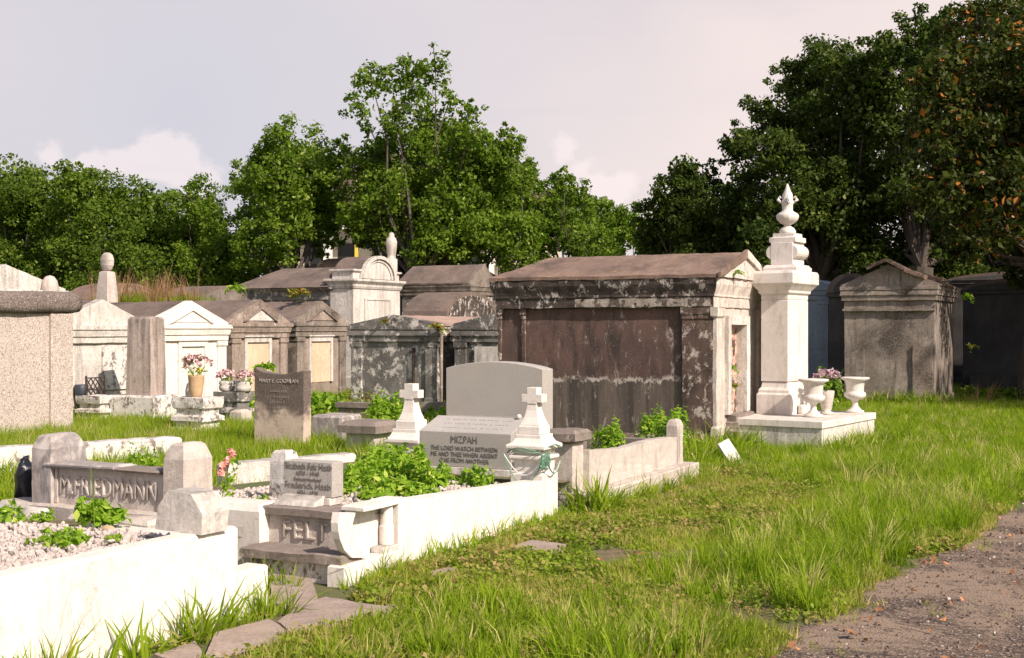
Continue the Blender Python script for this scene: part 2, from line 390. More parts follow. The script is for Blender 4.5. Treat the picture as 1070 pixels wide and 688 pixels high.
def np_mesh(name, verts, nper, faces_per, mat, rnd=None):
    """verts (k*nper,3); every element has the same faces (lists of quads/tris)"""
    k = len(verts)//nper
    fl = np.concatenate([np.array(f) for f in faces_per]); tot = np.array([len(f) for f in faces_per])
    loops = (np.arange(k)[:, None]*nper+fl[None, :]).ravel()
    starts = (np.arange(k)[:, None]*len(fl)+np.concatenate([[0], np.cumsum(tot)[:-1]])[None, :]).ravel()
    me = bpy.data.meshes.new(name)
    me.vertices.add(len(verts)); me.vertices.foreach_set('co', np.ascontiguousarray(verts, dtype=np.float32).ravel())
    me.loops.add(len(loops)); me.loops.foreach_set('vertex_index', loops.astype(np.int32))
    me.polygons.add(len(starts)); me.polygons.foreach_set('loop_start', starts.astype(np.int32))
    me.update(calc_edges=True)
    a = me.attributes.new('rnd', 'FLOAT', 'FACE')
    rv = rng.random(k) if rnd is None else rnd
    a.data.foreach_set('value', np.repeat(rv, len(faces_per)).astype(np.float32))
    me.materials.append(mat); return me
def unit(v): return v/np.maximum(np.linalg.norm(v, axis=1, keepdims=True), 1e-6)
def leaf_verts(c, L, W, nb, spread=.9, droop=0):
    """rhombic leaves at points c, normals biased to nb"""
    k = len(c); nrm = unit(unit(nb)*1.0+rng.normal(0, spread, (k, 3)))
    u = unit(np.cross(nrm, rng.normal(0, 1, (k, 3)))); w = np.cross(nrm, u)
    s_ = rng.uniform(.5, 1.5, (k, 1)); L = L*s_; W = W*s_
    v = np.empty((k, 4, 3)); v[:, 0] = c-u*L/2; v[:, 1] = c+w*W/2-nrm*W*.15+u*L*.08; v[:, 2] = c+u*L/2; v[:, 3] = c-w*W/2-nrm*W*.15+u*L*.08
    v[:, 0, 2] -= droop*L[:, 0]; v[:, 2, 2] -= droop*L[:, 0]
    return v.reshape(-1, 3)
def link_mesh(name, me, parent=None, loc=(0, 0, 0)):
    o = bpy.data.objects.new(name, me); col.objects.link(o); o.location = loc
    if parent is not None: o.parent = parent
    else: ROOT[o.name] = Vector(loc)
    return o
def text_mesh(body, size, depth=.004, align='CENTER', spacing=1.0, xscale=1.0):
    cu = bpy.data.curves.new('t', 'FONT'); cu.body = body; cu.size = size; cu.extrude = depth; cu.align_x = align
    cu.space_character = spacing; cu.align_y = 'CENTER'; cu.resolution_u = 3; cu.offset = -size*.008
    o = bpy.data.objects.new('t', cu); col.objects.link(o)
    bpy.context.view_layer.update()
    me = bpy.data.meshes.new_from_object(o.evaluated_get(bpy.context.evaluated_depsgraph_get()))
    bpy.data.objects.remove(o); bpy.data.curves.remove(cu)
    if xscale != 1:
        for v in me.vertices: v.co.x *= xscale
    return me
def inscription(body, size, x, y, z, mat, parent, depth=.004, xscale=1.0, pitch=90, spacing=1.0, name='inscription', yaw=0, roll=0):
    me = text_mesh(body, size, depth, spacing=spacing, xscale=xscale); me.materials.clear(); me.materials.append(mat)
    r = parent
    while r.parent is not None: r = r.parent
    o = bpy.data.objects.new(name, me); col.objects.link(o); o.parent = parent
    o.location = Vector((x, y, z))-ROOT[r.name]; o.rotation_euler = (R(pitch), R(roll), R(yaw)); return o

# ---------------------------------------------------------------- world, sun, camera
sun_az = R(-20.0)                        # direction towards the sun in the x-y plane
sun_el = R(40)
sv = Vector((math.cos(sun_az)*math.cos(sun_el), math.sin(sun_az)*math.cos(sun_el), math.sin(sun_el)))
w = bpy.data.worlds.new("World"); scene.world = w; w.use_nodes = True
nt = w.node_tree; nt.nodes.clear()
n = N(nt)
wo = nt.nodes.new('ShaderNodeOutputWorld'); bg = nt.nodes.new('ShaderNodeBackground'); nt.links.new(bg.outputs[0], wo.inputs[0])
sky = nt.nodes.new('ShaderNodeTexSky'); sky.sky_type = 'NISHITA'; sky.sun_disc = False
sky.sun_elevation = sun_el; sky.sun_rotation = math.atan2(sv.x, sv.y); sky.air_density = 1.0; sky.dust_density = 2.5; sky.ozone_density = 1.5
bg.inputs[1].default_value = .1
tc = nt.nodes.new('ShaderNodeTexCoord'); sx = nt.nodes.new('ShaderNodeSeparateXYZ'); nt.links.new(tc.outputs['Generated'], sx.inputs[0])
mp = nt.nodes.new('ShaderNodeMapping'); mp.inputs['Scale'].default_value = (1, 1, 3.0); nt.links.new(tc.outputs['Generated'], mp.inputs[0])
veil_n = n.noise(mp.outputs[0], 2.2, 5, .5, .3)
# thin high haze veil, thick low down and thinning to blue overhead
veil = n.math('MULTIPLY', n.math('SUBTRACT', 1, n.ramp(sx.outputs[2], .28, .55)), .94)
veilcol = n.mix(n.ramp(veil_n, .36, .64), (5.8, 5.12, 5.2), (6.75, 5.8, 5.55))
# slightly bluer gap low to the left
gapd = nt.nodes.new('ShaderNodeVectorMath'); gapd.operation = 'DISTANCE'
nt.links.new(tc.outputs['Generated'], gapd.inputs[0])
gv = (at(190, 130, 1.0)-Vector((0, 0, EYE))).normalized(); gapd.inputs[1].default_value = gv
veilcol = n.mix(n.math('SUBTRACT', 1, n.ramp(gapd.outputs['Value'], .02, .42)), veilcol, (4.9, 4.75, 5.2))
c = n.mix(veil, sky.outputs[0], veilcol)
# cumulus low over the trees
mp2 = nt.nodes.new('ShaderNodeMapping'); mp2.inputs['Scale'].default_value = (1, 1, 1.5); nt.links.new(tc.outputs['Generated'], mp2.inputs[0])
cn = n.math('MULTIPLY', n.math('SUBTRACT', n.noise(mp2.outputs[0], 34, 8, .6), .5), .045)
cmask = None
for (px, py, rr) in ((168, 154, .013), (158, 170, .018), (182, 172, .018), (125, 170, .010), (55, 160, .007), (95, 170, .010), (205, 192, .014), (622, 196, .013), (608, 178, .009), (590, 160, .008), (640, 204, .014)):
    d = nt.nodes.new('ShaderNodeVectorMath'); d.operation = 'DISTANCE'; nt.links.new(tc.outputs['Generated'], d.inputs[0])
    d.inputs[1].default_value = (at(px, py, 1.0)-Vector((0, 0, EYE))).normalized()
    q = n.ramp(n.math('ADD', n.math('SUBTRACT', rr, d.outputs['Value']), cn), -.006, .003)
    cmask = q if cmask is None else n.math('MAXIMUM', cmask, q)
c = n.mix(n.math('MULTIPLY', cmask, .5), c, (7.6, 6.6, 6.5))
# thin grey streak clouds
mp3 = nt.nodes.new('ShaderNodeMapping'); mp3.inputs['Scale'].default_value = (1, 1, 7); nt.links.new(tc.outputs['Generated'], mp3.inputs[0])
stn = n.ramp(n.noise(mp3.outputs[0], 3.2, 6, .5, .3), .56, .72)
c = n.mix(n.math('MULTIPLY', stn, .22), c, (4.3, 4.1, 4.7))
nt.links.new(c, bg.inputs[0])

sl = bpy.data.lights.new('sun', 'SUN'); sl.energy = 5.0; sl.angle = R(.5); sl.color = (1, .86, .74)
so = bpy.data.objects.new('sun', sl); col.objects.link(so); so.rotation_euler = sv.to_track_quat('Z', 'Y').to_euler(); so.location = (5, 0, 12)
cd = bpy.data.cameras.new('camera'); cd.sensor_width = 36; cd.lens = 36*F/1070; cd.clip_end = 1500; cd.clip_start = .05
co = bpy.data.objects.new('camera', cd); col.objects.link(co); co.location = (0, 0, EYE); co.rotation_euler = (R(90), 0, R(27)); scene.camera = co
vs = scene.view_settings; vs.view_transform = 'Standard'; vs.look = 'None'; vs.gamma = 1; vs.exposure = .50; vs.use_curve_mapping = False
scene.cycles.max_bounces = 6; scene.cycles.transparent_max_bounces = 4; scene.cycles.use_denoising = True

# ---------------------------------------------------------------- ground
def path_edge(b):
    e = np.interp(b, [0, 4, 5.9, 6.9, 8.8, 12.2, 20, 40], [-1.75, -1.75, -1.73, -1.62, -1.38, -1.0, -.8, -.8])
    return e
def wob(b): return .10*math.sin(b*2.1)+.06*math.sin(b*5.3+1)+.04*math.sin(b*13.7+2)
def gz(a, b):
    return 0.0
def ground_mat():
    m, nt, b, out = mat_new('soil_and_thin_turf'); n = N(nt); p = n.pos()
    c = n.mix(n.ramp(n.noise(p, 9, 8, .7), .38, .62), (.20,.135,.085), (.12,.10,.045))
    c = n.mix(n.ramp(n.noise(p, 1.1, 7, .65), .40, .56), c, (.085,.115,.025))
    c = n.mix(n.math('MULTIPLY', n.ramp(n.noise(p, 60, 5, .8), .5, .65), .4), c, (.32,.25,.16))
    nt.links.new(c, b.inputs['Base Color']); b.inputs['Roughness'].default_value = .95
    n.bump(n.noise(p, 30, 8, .8), .8, .03, b); return m
M['ground'] = ground_mat()
me = bpy.data.meshes.new('ground'); g = 300
me.from_pydata([(-g, -g, 0), (g, -g, 0), (g, g, 0), (-g, g, 0)], [], [(0, 1, 2, 3)]); me.materials.append(M['ground'])
tag(link_mesh('ground', me), kind='structure')

def path_mat():
    m, nt, b, out = mat_new('old_asphalt'); n = N(nt); p = n.pos()
    v = n.voro(p, 75, 'F1', 'Color')
    sep = nt.nodes.new('ShaderNodeSeparateColor'); nt.links.new(v, sep.inputs[0])
    c = n.mix(n.ramp(sep.outputs[0], .2, .9), (.040,.028,.022), (.14,.098,.072))
    c = n.mix(n.ramp(sep.outputs[1], .90, .93), c, (.34,.25,.20))
    c = n.mix(n.ramp(n.noise(p, 1.2, 8, .65, .3), .45, .56), c, (.215,.155,.112))
    crack = n.math('SUBTRACT', 1, n.ramp(n.math('ABSOLUTE', n.math('SUBTRACT', n.noise(n.pos((1,1.6,1)), 1.6, 9, .6, .5), .5)), 0, .008))
    c = n.mix(n.math('MULTIPLY', crack, .9), c, (.03,.022,.02))
    c = n.mix(n.math('MULTIPLY', n.ramp(n.noise(p, 3.3, 9, .75), .60, .66), .8), c, (.24,.19,.10))
    nt.links.new(c, b.inputs['Base Color']); b.inputs['Roughness'].default_value = .9
    n.bump(n.math('SUBTRACT', n.voro(p, 75), crack), .6, .012, b); return m
M['path'] = path_mat()
bs = np.arange(-6, 60, .06); vv = []; ff = []
for i, b_ in enumerate(bs):
    e = float(path_edge(b_))+wob(b_)*.6+.05*noise.noise(Vector((b_*4, 0, 0)))+.04*noise.noise(Vector((b_*14, 3, 0)))
    vv += [(e, b_, .004), (2.6+.1*math.sin(b_*1.3), b_, .004)]
    if i: ff.append((2*i-2, 2*i-1, 2*i+1, 2*i))
me = bpy.data.meshes.new('path'); me.from_pydata(vv, [], ff); me.materials.append(M['path'])
tag(link_mesh('path', me), kind='structure')

# ---------------------------------------------------------------- scatter (grass, gravel: stuff)
def blade_clump(name, nb, h, w_, spread, mat, lean=.5, hvar=.4, dry=0):
    V = []; Fc = []
    for i in range(nb):
        a = random.random()*6.283; r = spread*math.sqrt(random.random()); x, y = r*math.cos(a), r*math.sin(a)
        hh_ = h*random.uniform(1-hvar, 1+hvar*.6); ln = random.uniform(.15, 1)*lean*hh_; d = a+random.uniform(-1, 1); dx, dy = math.cos(d), math.sin(d)
        t = random.random()*6.283; wx, wy = math.cos(t)*w_/2, math.sin(t)*w_/2; k0 = len(V)
        V += [(x-wx, y-wy, 0), (x+wx, y+wy, 0), (x+dx*ln*.35-wx*.8, y+dy*ln*.35-wy*.8, hh_*.55), (x+dx*ln*.35+wx*.8, y+dy*ln*.35+wy*.8, hh_*.55), (x+dx*ln, y+dy*ln, hh_*random.uniform(.82, 1))]
        Fc += [(k0, k0+1, k0+3, k0+2), (k0+2, k0+3, k0+4)]
    me = bpy.data.meshes.new(name); me.from_pydata(V, [], Fc); me.materials.append(mat); return bpy.data.objects.new(name, me)
def leafy_clump(name, k, r, h, L, W, mat, stems=True):
    c = np.column_stack([rng.normal(0, r*.5, k), rng.normal(0, r*.5, k), rng.uniform(.15, 1, k)*h])
    me = np_mesh(name, leaf_verts(c, L, W, np.tile([0, 0, 1.], (k, 1)), .5), 4, [(0, 1, 2, 3)], mat); return bpy.data.objects.new(name, me)
def stone_obj(name, r, mat, flat=.6, seed=0):
    bm = bmesh.new(); bmesh.ops.create_icosphere(bm, subdivisions=1, radius=r)
    for v in bm.verts: v.co = v.co*(1+.6*noise.noise(v.co/r*.9+Vector((seed*3.1, 0, 0)))+.2*random.uniform(-1, 1)); v.co.x *= 1.3; v.co.z *= flat
    me = bpy.data.meshes.new(name); bm.to_mesh(me); bm.free(); me.materials.append(mat); return bpy.data.objects.new(name, me)
def collection(name, objs):
    c_ = bpy.data.collections.new(name)
    for o in objs: c_.objects.link(o)
    return c_
def scatter_tree(coll):
    ng = bpy.data.node_groups.new('scatter_'+coll.name, 'GeometryNodeTree')
    ng.interface.new_socket('Geometry', in_out='INPUT', socket_type='NodeSocketGeometry')
    ng.interface.new_socket('Geometry', in_out='OUTPUT', socket_type='NodeSocketGeometry')
    i = ng.nodes.new('NodeGroupInput'); o = ng.nodes.new('NodeGroupOutput')
    ci = ng.nodes.new('GeometryNodeCollectionInfo'); ci.inputs[0].default_value = coll; ci.inputs[1].default_value = True; ci.inputs[2].default_value = True
    ip = ng.nodes.new('GeometryNodeInstanceOnPoints'); ip.inputs['Pick Instance'].default_value = True
    def at_(nm, ty):
        a = ng.nodes.new('GeometryNodeInputNamedAttribute'); a.data_type = ty; a.inputs[0].default_value = nm; return a.outputs[0]
    L = ng.links.new
    L(i.outputs[0], ip.inputs['Points']); L(ci.outputs[0], ip.inputs['Instance']); L(at_('idx', 'INT'), ip.inputs['Instance Index'])
    L(at_('rot', 'FLOAT_VECTOR'), ip.inputs['Rotation']); L(at_('scl', 'FLOAT'), ip.inputs['Scale']); L(ip.outputs[0], o.inputs[0])
    return ng
TREES = {}
def scatter(name, label, pts, coll, smin, smax, tilt=.15, kind='stuff', cat=None, scl=None, mat=None):
    k = len(pts); me = bpy.data.meshes.new(name); me.vertices.add(k); me.vertices.foreach_set('co', np.ascontiguousarray(pts, np.float32).ravel())
    a = me.attributes.new('rot', 'FLOAT_VECTOR', 'POINT')
    rt = np.column_stack([rng.normal(0, tilt, k), rng.normal(0, tilt, k), rng.uniform(0, 6.28, k)]); a.data.foreach_set('vector', rt.astype(np.float32).ravel())
    a = me.attributes.new('scl', 'FLOAT', 'POINT'); sc_ = rng.uniform(smin, smax, k) if scl is None else scl; a.data.foreach_set('value', sc_.astype(np.float32))
    a = me.attributes.new('idx', 'INT', 'POINT'); a.data.foreach_set('value', rng.integers(0, len(coll.objects), k).astype(np.int32))
    me.update()
    o = link_mesh(name, me)
    if coll.name not in TREES: TREES[coll.name] = scatter_tree(coll)
    md = o.modifiers.new('scatter', 'NODES'); md.node_group = TREES[coll.name]
    return tag(o, label, cat, None, kind)

lawn = collection('lawn_clumps', [blade_clump('blades', 16, .075, .007, .07, M['grass'], .9) for _ in range(5)]+[blade_clump('blades_fine', 14, .11, .005, .05, M['grass'], .7) for _ in range(3)])
clov = collection('clover_clumps', [leafy_clump('clover', 26, .07, .05, .024, .017, M['clover']) for _ in range(5)])
tall = collection('tall_tufts', [blade_clump('tuft', 46, .30, .008, .07, M['grass_lush'], .75, .5) for _ in range(5)])
lush = collection('lush_clumps', [blade_clump('lush', 20, .20, .010, .08, M['grass_lush'], .6) for _ in range(5)])
wide = collection('wide_tufts', [blade_clump('wide', 12, .24, .014, .05, M['grass_lush'], .9, .5) for _ in range(4)])
dryc = collection('dry_stalks', [blade_clump('dry_stalk', 22, .6, .012, .16, M['dry'], .35, .5) for _ in range(4)])
litc = collection('litter_leaves', [leafy_clump('leaf', 3, .04, .012, .055, .026, M['litter']) for _ in range(4)])
M['grit'] = foliage('crumbled_asphalt_grit', (.07,.05,.045), (.22,.16,.13), (.45,.38,.32), .08, 0.0, 2, objrnd=True)
gritc = collection('grit_stones', [stone_obj('grit', .009, M['grit'], .7, i) for i in range(5)])
grav = collection('gravel_stones', [stone_obj('pebble', .022, M['gravel'], .7, i) for i in range(6)])

SLABS = []        # bare paving places: (cx, cy, r)
def nz2(a, s, seed): return np.array([noise.noise(Vector((x*s+seed, y*s, seed))) for x, y in a])
def blockers(P_):
    """True where the ground is open (no tomb, coping, path or paving)"""
    x, y = P_[:, 0], P_[:, 1]; ok = np.ones(len(P_), bool)
    for (x0, x1, y0, y1) in FOOT: ok &= ~((x > x0) & (x < x1) & (y > y0) & (y < y1))
    for (cx, cy, r1, r2) in SLABS: ok &= ((x-cx)/r1)**2+((y-cy)/r2)**2 > 1
    return ok
FOOT = [(-5.04-3.4, -5.0, 15.6, 18), (-40, -4.38, -5, 9.62), (-7, -4.2, 9.6, 12.7), (-6, -3.7, 27, 29.6)]

# ---------------------------------------------------------------- tomb builder
def tomb(name, label, front, X0, Y0, wd, dp, eave, peak, mw, mr, mtrim=None, door=None, group=None, tymp=None, over=.1, doormat=None, ridge_cut=0, bandm=None, pil=True, framemat=None, rough_amp=.006):
    """front 'x': the gable looks to +x from x=X0 and runs y0..y0+wd; front 'y': it looks to -y from y=Y0 and runs x0..x0+wd"""
    if front == 'x': tf = lambda p: Vector((X0-p.y, Y0+p.x, p.z))
    else: tf = lambda p: Vector((X0+p.x, Y0+p.y, p.z))
    cx = tf(Vector((wd/2, dp/2, 0)))
    t = thing(name, label, 'tomb', cx, group); mtrim = mtrim or mw
    b = MB(tf); b.rings(0, wd, 0, dp, [(.05, 0), (.05, .14), (.02, .17), (0, .17), (0, eave-.30)]); b.rough(.16, rough_amp)
    body = b.build('wall', mw, t, .012)
    if pil:
        for u in (0.0, wd-.24):
            b = MB(tf); b.rings(u, u+.24, -.045, .2, [(.015, .17), (.015, .3), (0, .32), (0, eave-.42), (.02, eave-.40), (.02, eave-.31)]); b.build('pilaster', mtrim, t, .01)
    b = MB(tf); b.rings(0, wd, 0, dp, [(.05, eave-.302), (.05, eave-.20), (.075, eave-.19), (.075, eave-.17), (over*.9, eave-.08), (over+.01, eave-.075), (over+.01, eave)]); b.rough(.2, rough_amp)
    b.build('cornice', bandm or mtrim, t, .008)
    b = MB(tf); b.prism([(-over, eave+.001), (wd+over, eave+.001), (wd+over, eave+.03), (wd/2, peak+.012), (-over, eave+.03)], 'y', -.03, .14); b.rough(.12, .006); b.build('pediment', mtrim, t, 0)
    if tymp:
        q = .46; b = MB(tf); zc = eave+.05
        b.prism([(wd/2-wd*.26, zc), (wd/2+wd*.26, zc), (wd/2, zc+(peak-eave)*.5)], 'y', -.045, -.02); b.build('tympanum_panel', tymp, t, 0)
        for sgn in (-1, 1):
            b = MB(tf); b.prism([(wd/2+sgn*wd*.31, zc-.03), (wd/2, zc+(peak-eave)*.60), (wd/2, zc+(peak-eave)*.5), (wd/2+sgn*wd*.26, zc)], 'y', -.075, -.02); b.build('tympanum_molding', mtrim, t, 0)
    # roof shell with overhang
    o = over+.03; xm = wd/2; th = .06; e0 = -o; e1 = wd+o; y0 = .141; y1 = dp+o; r0 = y0; r1 = y1-ridge_cut
    b = MB(tf)
    pts = [(e0, y0, eave+.002), (xm, r0, peak-th), (e1, y0, eave+.002), (e1, y0, eave+th*.7), (xm, r0, peak), (e0, y0, eave+th*.7),
           (e0, y1, eave+.002), (xm, r1, peak-th), (e1, y1, eave+.002), (e1, y1, eave+th*.7), (xm, r1, peak), (e0, y1, eave+th*.7)]
    b.hull(pts, [(0, 1, 4, 5), (1, 2, 3, 4), (6, 11, 10, 7), (7, 10, 9, 8), (5, 4, 10, 11), (4, 3, 9, 10), (0, 5, 11, 6), (2, 8, 9, 3), (0, 6, 7, 1), (1, 7, 8, 2)])
    b.rough(.14, .010); b.build('roof', mr, t, 0)
    if door:
        d0, d1, z0, z1 = door; dm = doormat or mw; fm = framemat or mtrim
        b = MB(tf); b.box(d0+.07, d1-.07, -.012, .05, z0+.0, z1-.08); dd = b.build('door_panel', dm, t, .004)
        b = MB(tf); b.box(d0, d0+.075, -.05, .03, z0, z1); b.box(d1-.075, d1, -.05, .03, z0, z1); b.box(d0+.0751, d1-.0751, -.05, .03, z1-.09, z1)
        b.rings(d0, d1, -.05, .03, [(0, z1+.001), (.03, z1+.02), (.03, z1+.05)]); b.build('door_frame', fm, t, .006)
    return t

# ================================================================ BIG TOMB
def big_tomb():
    x0, x1, y0, y1 = -8.22, -5.04, 15.67, 17.95
    t = thing('brick_tomb', 'large long tomb with peeling red-brown side wall and brown roof beside the white monument', 'tomb', (-6.65, 16.8, 0))
    b = MB(); b.rings(x0+.05, x1-.10, y0+.05, y1, [(0, .0), (0, 1.885)]); b.rough(.2, .004); wl = b.build('side_wall', M['tomb_panel'], t, 0)
    b = MB(); b.rings(x0, x1, y0, y1, [(.06, 0), (.06, .13), (.03, .17), (0, .2)]); b.rough(.12, .012); b.build('plinth', M['pilaster'], t, .01)
    # pilasters on the long side: far left strip, thin rib, right corner pier
    for (a0, a1, pr) in ((x0, x0+.05, .0), (-7.84, -7.79, .0), (-5.46, -5.04, .0)):
        b = MB(); b.rings(a0, a1, y0+(.02 if a1 < -7 else 0), y0+.25, [(.0, .2), (.0, 1.72), (.01, 1.74), (.01, 1.78), (.02, 1.8), (.02, 1.884)]); b.rough(.07, .008, 7); b.build('pilaster', M['pilaster'], t, 0)
    # entablature
    b = MB(); b.rings(x0, x1, y0, y1, [(.0, 1.886), (.02, 1.89), (.02, 2.02), (.035, 2.03), (.035, 2.06), (.045, 2.10), (.075, 2.19), (.08, 2.265)]); b.rough(.055, .009, 7)
    en = b.build('cornice', M['black_plaster'], t, 0)
    en.data.materials.append(M['front_white'])
    for p in en.data.polygons:
        if p.center.x+(-6.65) > x1-.012 and p.normal.x > .15: p.material_index = 1
    b = MB(); b.box(-7.0, x1-.03, y0-.024, y0-.018, 1.90, 2.012); b.rough(.05, .004, 9); b.build('frieze_plaster', M['frieze'], t, 0)
    # roof: gable to the path, hipped at the back
    zt = 2.268; o = .09; ym = (y0+y1)/2; pk = 2.67
    b = MB(); pts = [(x0-o, y0-o, zt), (x1+o, y0-o, zt), (x1+o, y1+o, zt), (x0-o, y1+o, zt), (x0-o, y0-o, zt+.045), (x1+o, y0-o, zt+.045), (x1+o, y1+o, zt+.045), (x0-o, y1+o, zt+.045), (x1+o, ym, pk), (x0+.30, ym, pk), (x1+o, ym, pk-.07)]
    b.hull(pts, [(0, 3, 2, 1), (0, 1, 5, 4), (2, 3, 7, 6), (3, 0, 4, 7), (4, 5, 8, 9), (6, 7, 9, 8), (7, 4, 9), (1, 2, 6, 8, 5)])
    b.rough(.07, .009, 6, .012, .8); b.build('roof', M['roof'], t, 0)
    # gable front
    xf = x1
    b = MB(); b.prism([(y0-.05, zt+.02), (y1+.05, zt+.02), (ym, pk-.08)], 'x', xf-.05, xf+o+.012); b.rough(.1, .006); b.build('pediment', M['front_white'], t, 0)
    for s in (-1, 1):
        ye = ym+s*((y1-y0)/2+.1); dz = .085
        b = MB(); b.prism([(ye, zt+.0), (ye, zt+.07), (ym, pk+.03), (ym, pk-dz)] , 'x', xf+o+.013, xf+o+.05); b.rough(.12, .008); b.build('raking_molding', M['roof'] if s < 0 else M['front_white'], t, 0)
    # front wall with opening bricked up
    b = MB(); b.box(xf-.12, xf-.001, y0+.26, 16.32, .2, 1.884); b.box(xf-.12, xf-.001, 17.05, y1-.001, .2, 1.884); b.box(xf-.12, xf-.001, 16.321, 17.049, 1.66, 1.884); b.rough(.1, .006)
    b.build('front_wall', M['front_white'], t, 0)
    for (a0, a1) in ((y0+.0, y0+.26), (y1-.28, y1)):
        b = MB(); b.rings(xf, xf+.05, a0, a1, [(.02, .15), (.02, .3), (0, .33), (0, 1.74), (.025, 1.77), (.025, 1.884)]); b.rough(.08, .008); b.build('front_pilaster', M['front_white'], t, 0)
    b = MB(); b.box(xf-.24, xf-.10, 16.30, 17.07, .2, 1.68); b.rough(.04, .012, 9); b.build('brick_infill', M['brick'], t, 0)
    b = MB(); b.box(xf-.02, xf+.055, 16.18, 16.32, .45, 1.78); b.box(xf-.02, xf+.055, 17.05, 17.2, .45, 1.78); b.box(xf-.02, xf+.055, 16.321, 17.049, 1.66, 1.78); b.rough(.09, .007)
    b.build('door_frame', M['white_old'], t, 0)
    b = MB(); b.rings(xf-.1, xf+.2, 16.2, 17.15, [(.02, .12), (.02, .22), (-.03, .25), (-.03, .34), (-.06, .36), (-.06, .44)]); b.rough(.05, .02, 8); b.build('threshold', M['stone_dark'], t, 0)
    return t
big_tomb()

def fern(label, x, y, z, r=.16, k=60, mat='leaf_fern', up=.5, name='fern', cat='plant', group='small plants rooted in the tomb cracks', L=.09, W=.02):
    V = []
    nf = max(6, k//9)
    P_ = []; D = []
    for i in range(nf):
        a = random.random()*6.283; e = random.uniform(.1, 1.2)
        d = np.array([math.cos(a)*math.cos(e), math.sin(a)*math.cos(e), math.sin(e)])
        for j in range(9):
            t = (j+1)/9; q = d*r*t*random.uniform(.85, 1.1); q[2] -= r*.7*t*t; P_.append(q); D.append(d)
    P_ = np.array(P_); me = np_mesh(name, leaf_verts(P_, L, W, np.array(D)*.3+np.array([0, 0, 1]), .6), 4, [(0, 1, 2, 3)], M[mat])
    return tag(link_mesh(name, me, None, (x, y, z)), label, cat, group)
fern('small green tuft rooted in the white gable of the large long tomb', -4.86, 16.25, 2.34, .13, 40, 'leaf_weed', L=.06, W=.02)
fern('green sprig under the right eave of the large long tomb', -4.86, 18.0, 2.16, .10, 40, 'leaf_weed', L=.05)
fern('upper rusty fern in the bricked doorway of the large tomb', -5.12, 16.45, 1.40, .13, 50)
fern('middle green weed in the bricked doorway of the large tomb', -5.08, 16.62, 1.06, .12, 50, 'leaf_weed', L=.06)
fern('orange dried fern lowest on the bricks of the doorway', -5.06, 16.75, .80, .15, 60)
fern('green sprout from the far side wall behind the large tomb front', -5.0, 18.0, .98, .12, 40, 'leaf_weed', L=.06)

# ================================================================ WHITE MONUMENT
def monument():
    cx, cy = gp(858.5, 473)
    tf = rot_tf(cx, cy, -7)
    t = thing('monument', 'tall white marble pedestal monument topped by a flaming urn on a low platform', 'monument', (cx-1, cy+1, 0))
    W_, D_ = 1.95, 2.15
    b = MB(tf); b.rings(-W_, 0, 0, D_, [(0, 0), (0, .305)]); b.rough(.15, .006); b.build('platform_wall', M['white_old'], t, .01)
    b = MB(tf); b.rings(-W_, 0, 0, D_, [(.02, .306), (.02, .40)]); b.build('platform_slab', M['mon_white'], t, .008)
    pcx, pcy = -1.04, 1.36     # centre of the shaft in platform space
    def ring(w1, w2, prof, nm, mt='mon_white', dx=0, bev=.006):
        b = MB(tf); b.rings(pcx-w1/2+dx, pcx+w1/2+dx, pcy-w2/2, pcy+w2/2, prof); return b.build(nm, M[mt], t, bev)
    ring(.50, .88, [(0, .401), (0, .68), (-.02, .70), (-.02, .74), (-.05, .78), (-.06, .84), (-.075, .86)], 'plinth')
    ring(.40, .78, [(0, .861), (0, 2.0), (-.01, 2.01), (0, 2.02), (0, 2.08)], 'shaft')
    ring(.40, .78, [(.0, 2.081), (.03, 2.11), (.03, 2.14), (.08, 2.20), (.09, 2.21), (.12, 2.24), (.12, 2.38), (.10, 2.42)], 'cornice')
    dx = .04
    ring(.44, .54, [(.03, 2.421), (.03, 2.47), (0, 2.50), (0, 2.51)], 'upper_base', dx=dx)
    b = MB(tf); b.rings(pcx-.165+dx, pcx+.165+dx, pcy-.22, pcy+.22, [(0, 2.511), (0, 2.83)]); blk = b.build('die_block', M['mon_white'], t, .008)
    for s in (-1, 1):   # scroll bolsters
        b = MB(tf); b.tube([(pcx+dx+s*.14, pcy-.215, 2.69), (pcx+dx+s*.14, pcy+.215, 2.69)], .10, 20); b.build('scroll', M['mon_white'], t, .006, smooth=False)
    ring(.36, .36, [(.02, 2.831), (.02, 2.90), (-.02, 2.91), (-.02, 2.96)], 'urn_base', dx=dx)
    ux, uy = pcx+dx, pcy
    b = MB(tf); b.lathe(ux, uy, [(0.1118, 2.961), (0.1204, 2.99), (0.0946, 3.04), (0.0473, 3.07), (0.0516, 3.09), (0.1118, 3.12), (0.1505, 3.17), (0.1591, 3.22), (0.1419, 3.25), (0.0860, 3.28), (0.0731, 3.30), (0.0774, 3.38), (0.0946, 3.41), (0.0860, 3.43), (0.0688, 3.46), (0.0731, 3.52), (0.0430, 3.58), (0.0258, 3.63), (0.0103, 3.68), (0.0026, 3.66)], 32, 12, (3.10, 3.24))
    u = b.build('urn', M['mon_white'], t, 0, smooth=True)
    for k_ in range(4):
        a = k_*1.57+.5; b = MB(tf); b.tube([(ux+.09*math.cos(a), uy+.09*math.sin(a), 3.40), (ux+.135*math.cos(a), uy+.135*math.sin(a), 3.45), (ux+.11*math.cos(a), uy+.11*math.sin(a), 3.49), (ux+.07*math.cos(a), uy+.07*math.sin(a), 3.47)], [.02, .026, .022, .01], 8); b.build('urn_leaf', M['mon_white'], u, 0, smooth=True)
    return t, tf
mon, mtf = monument()
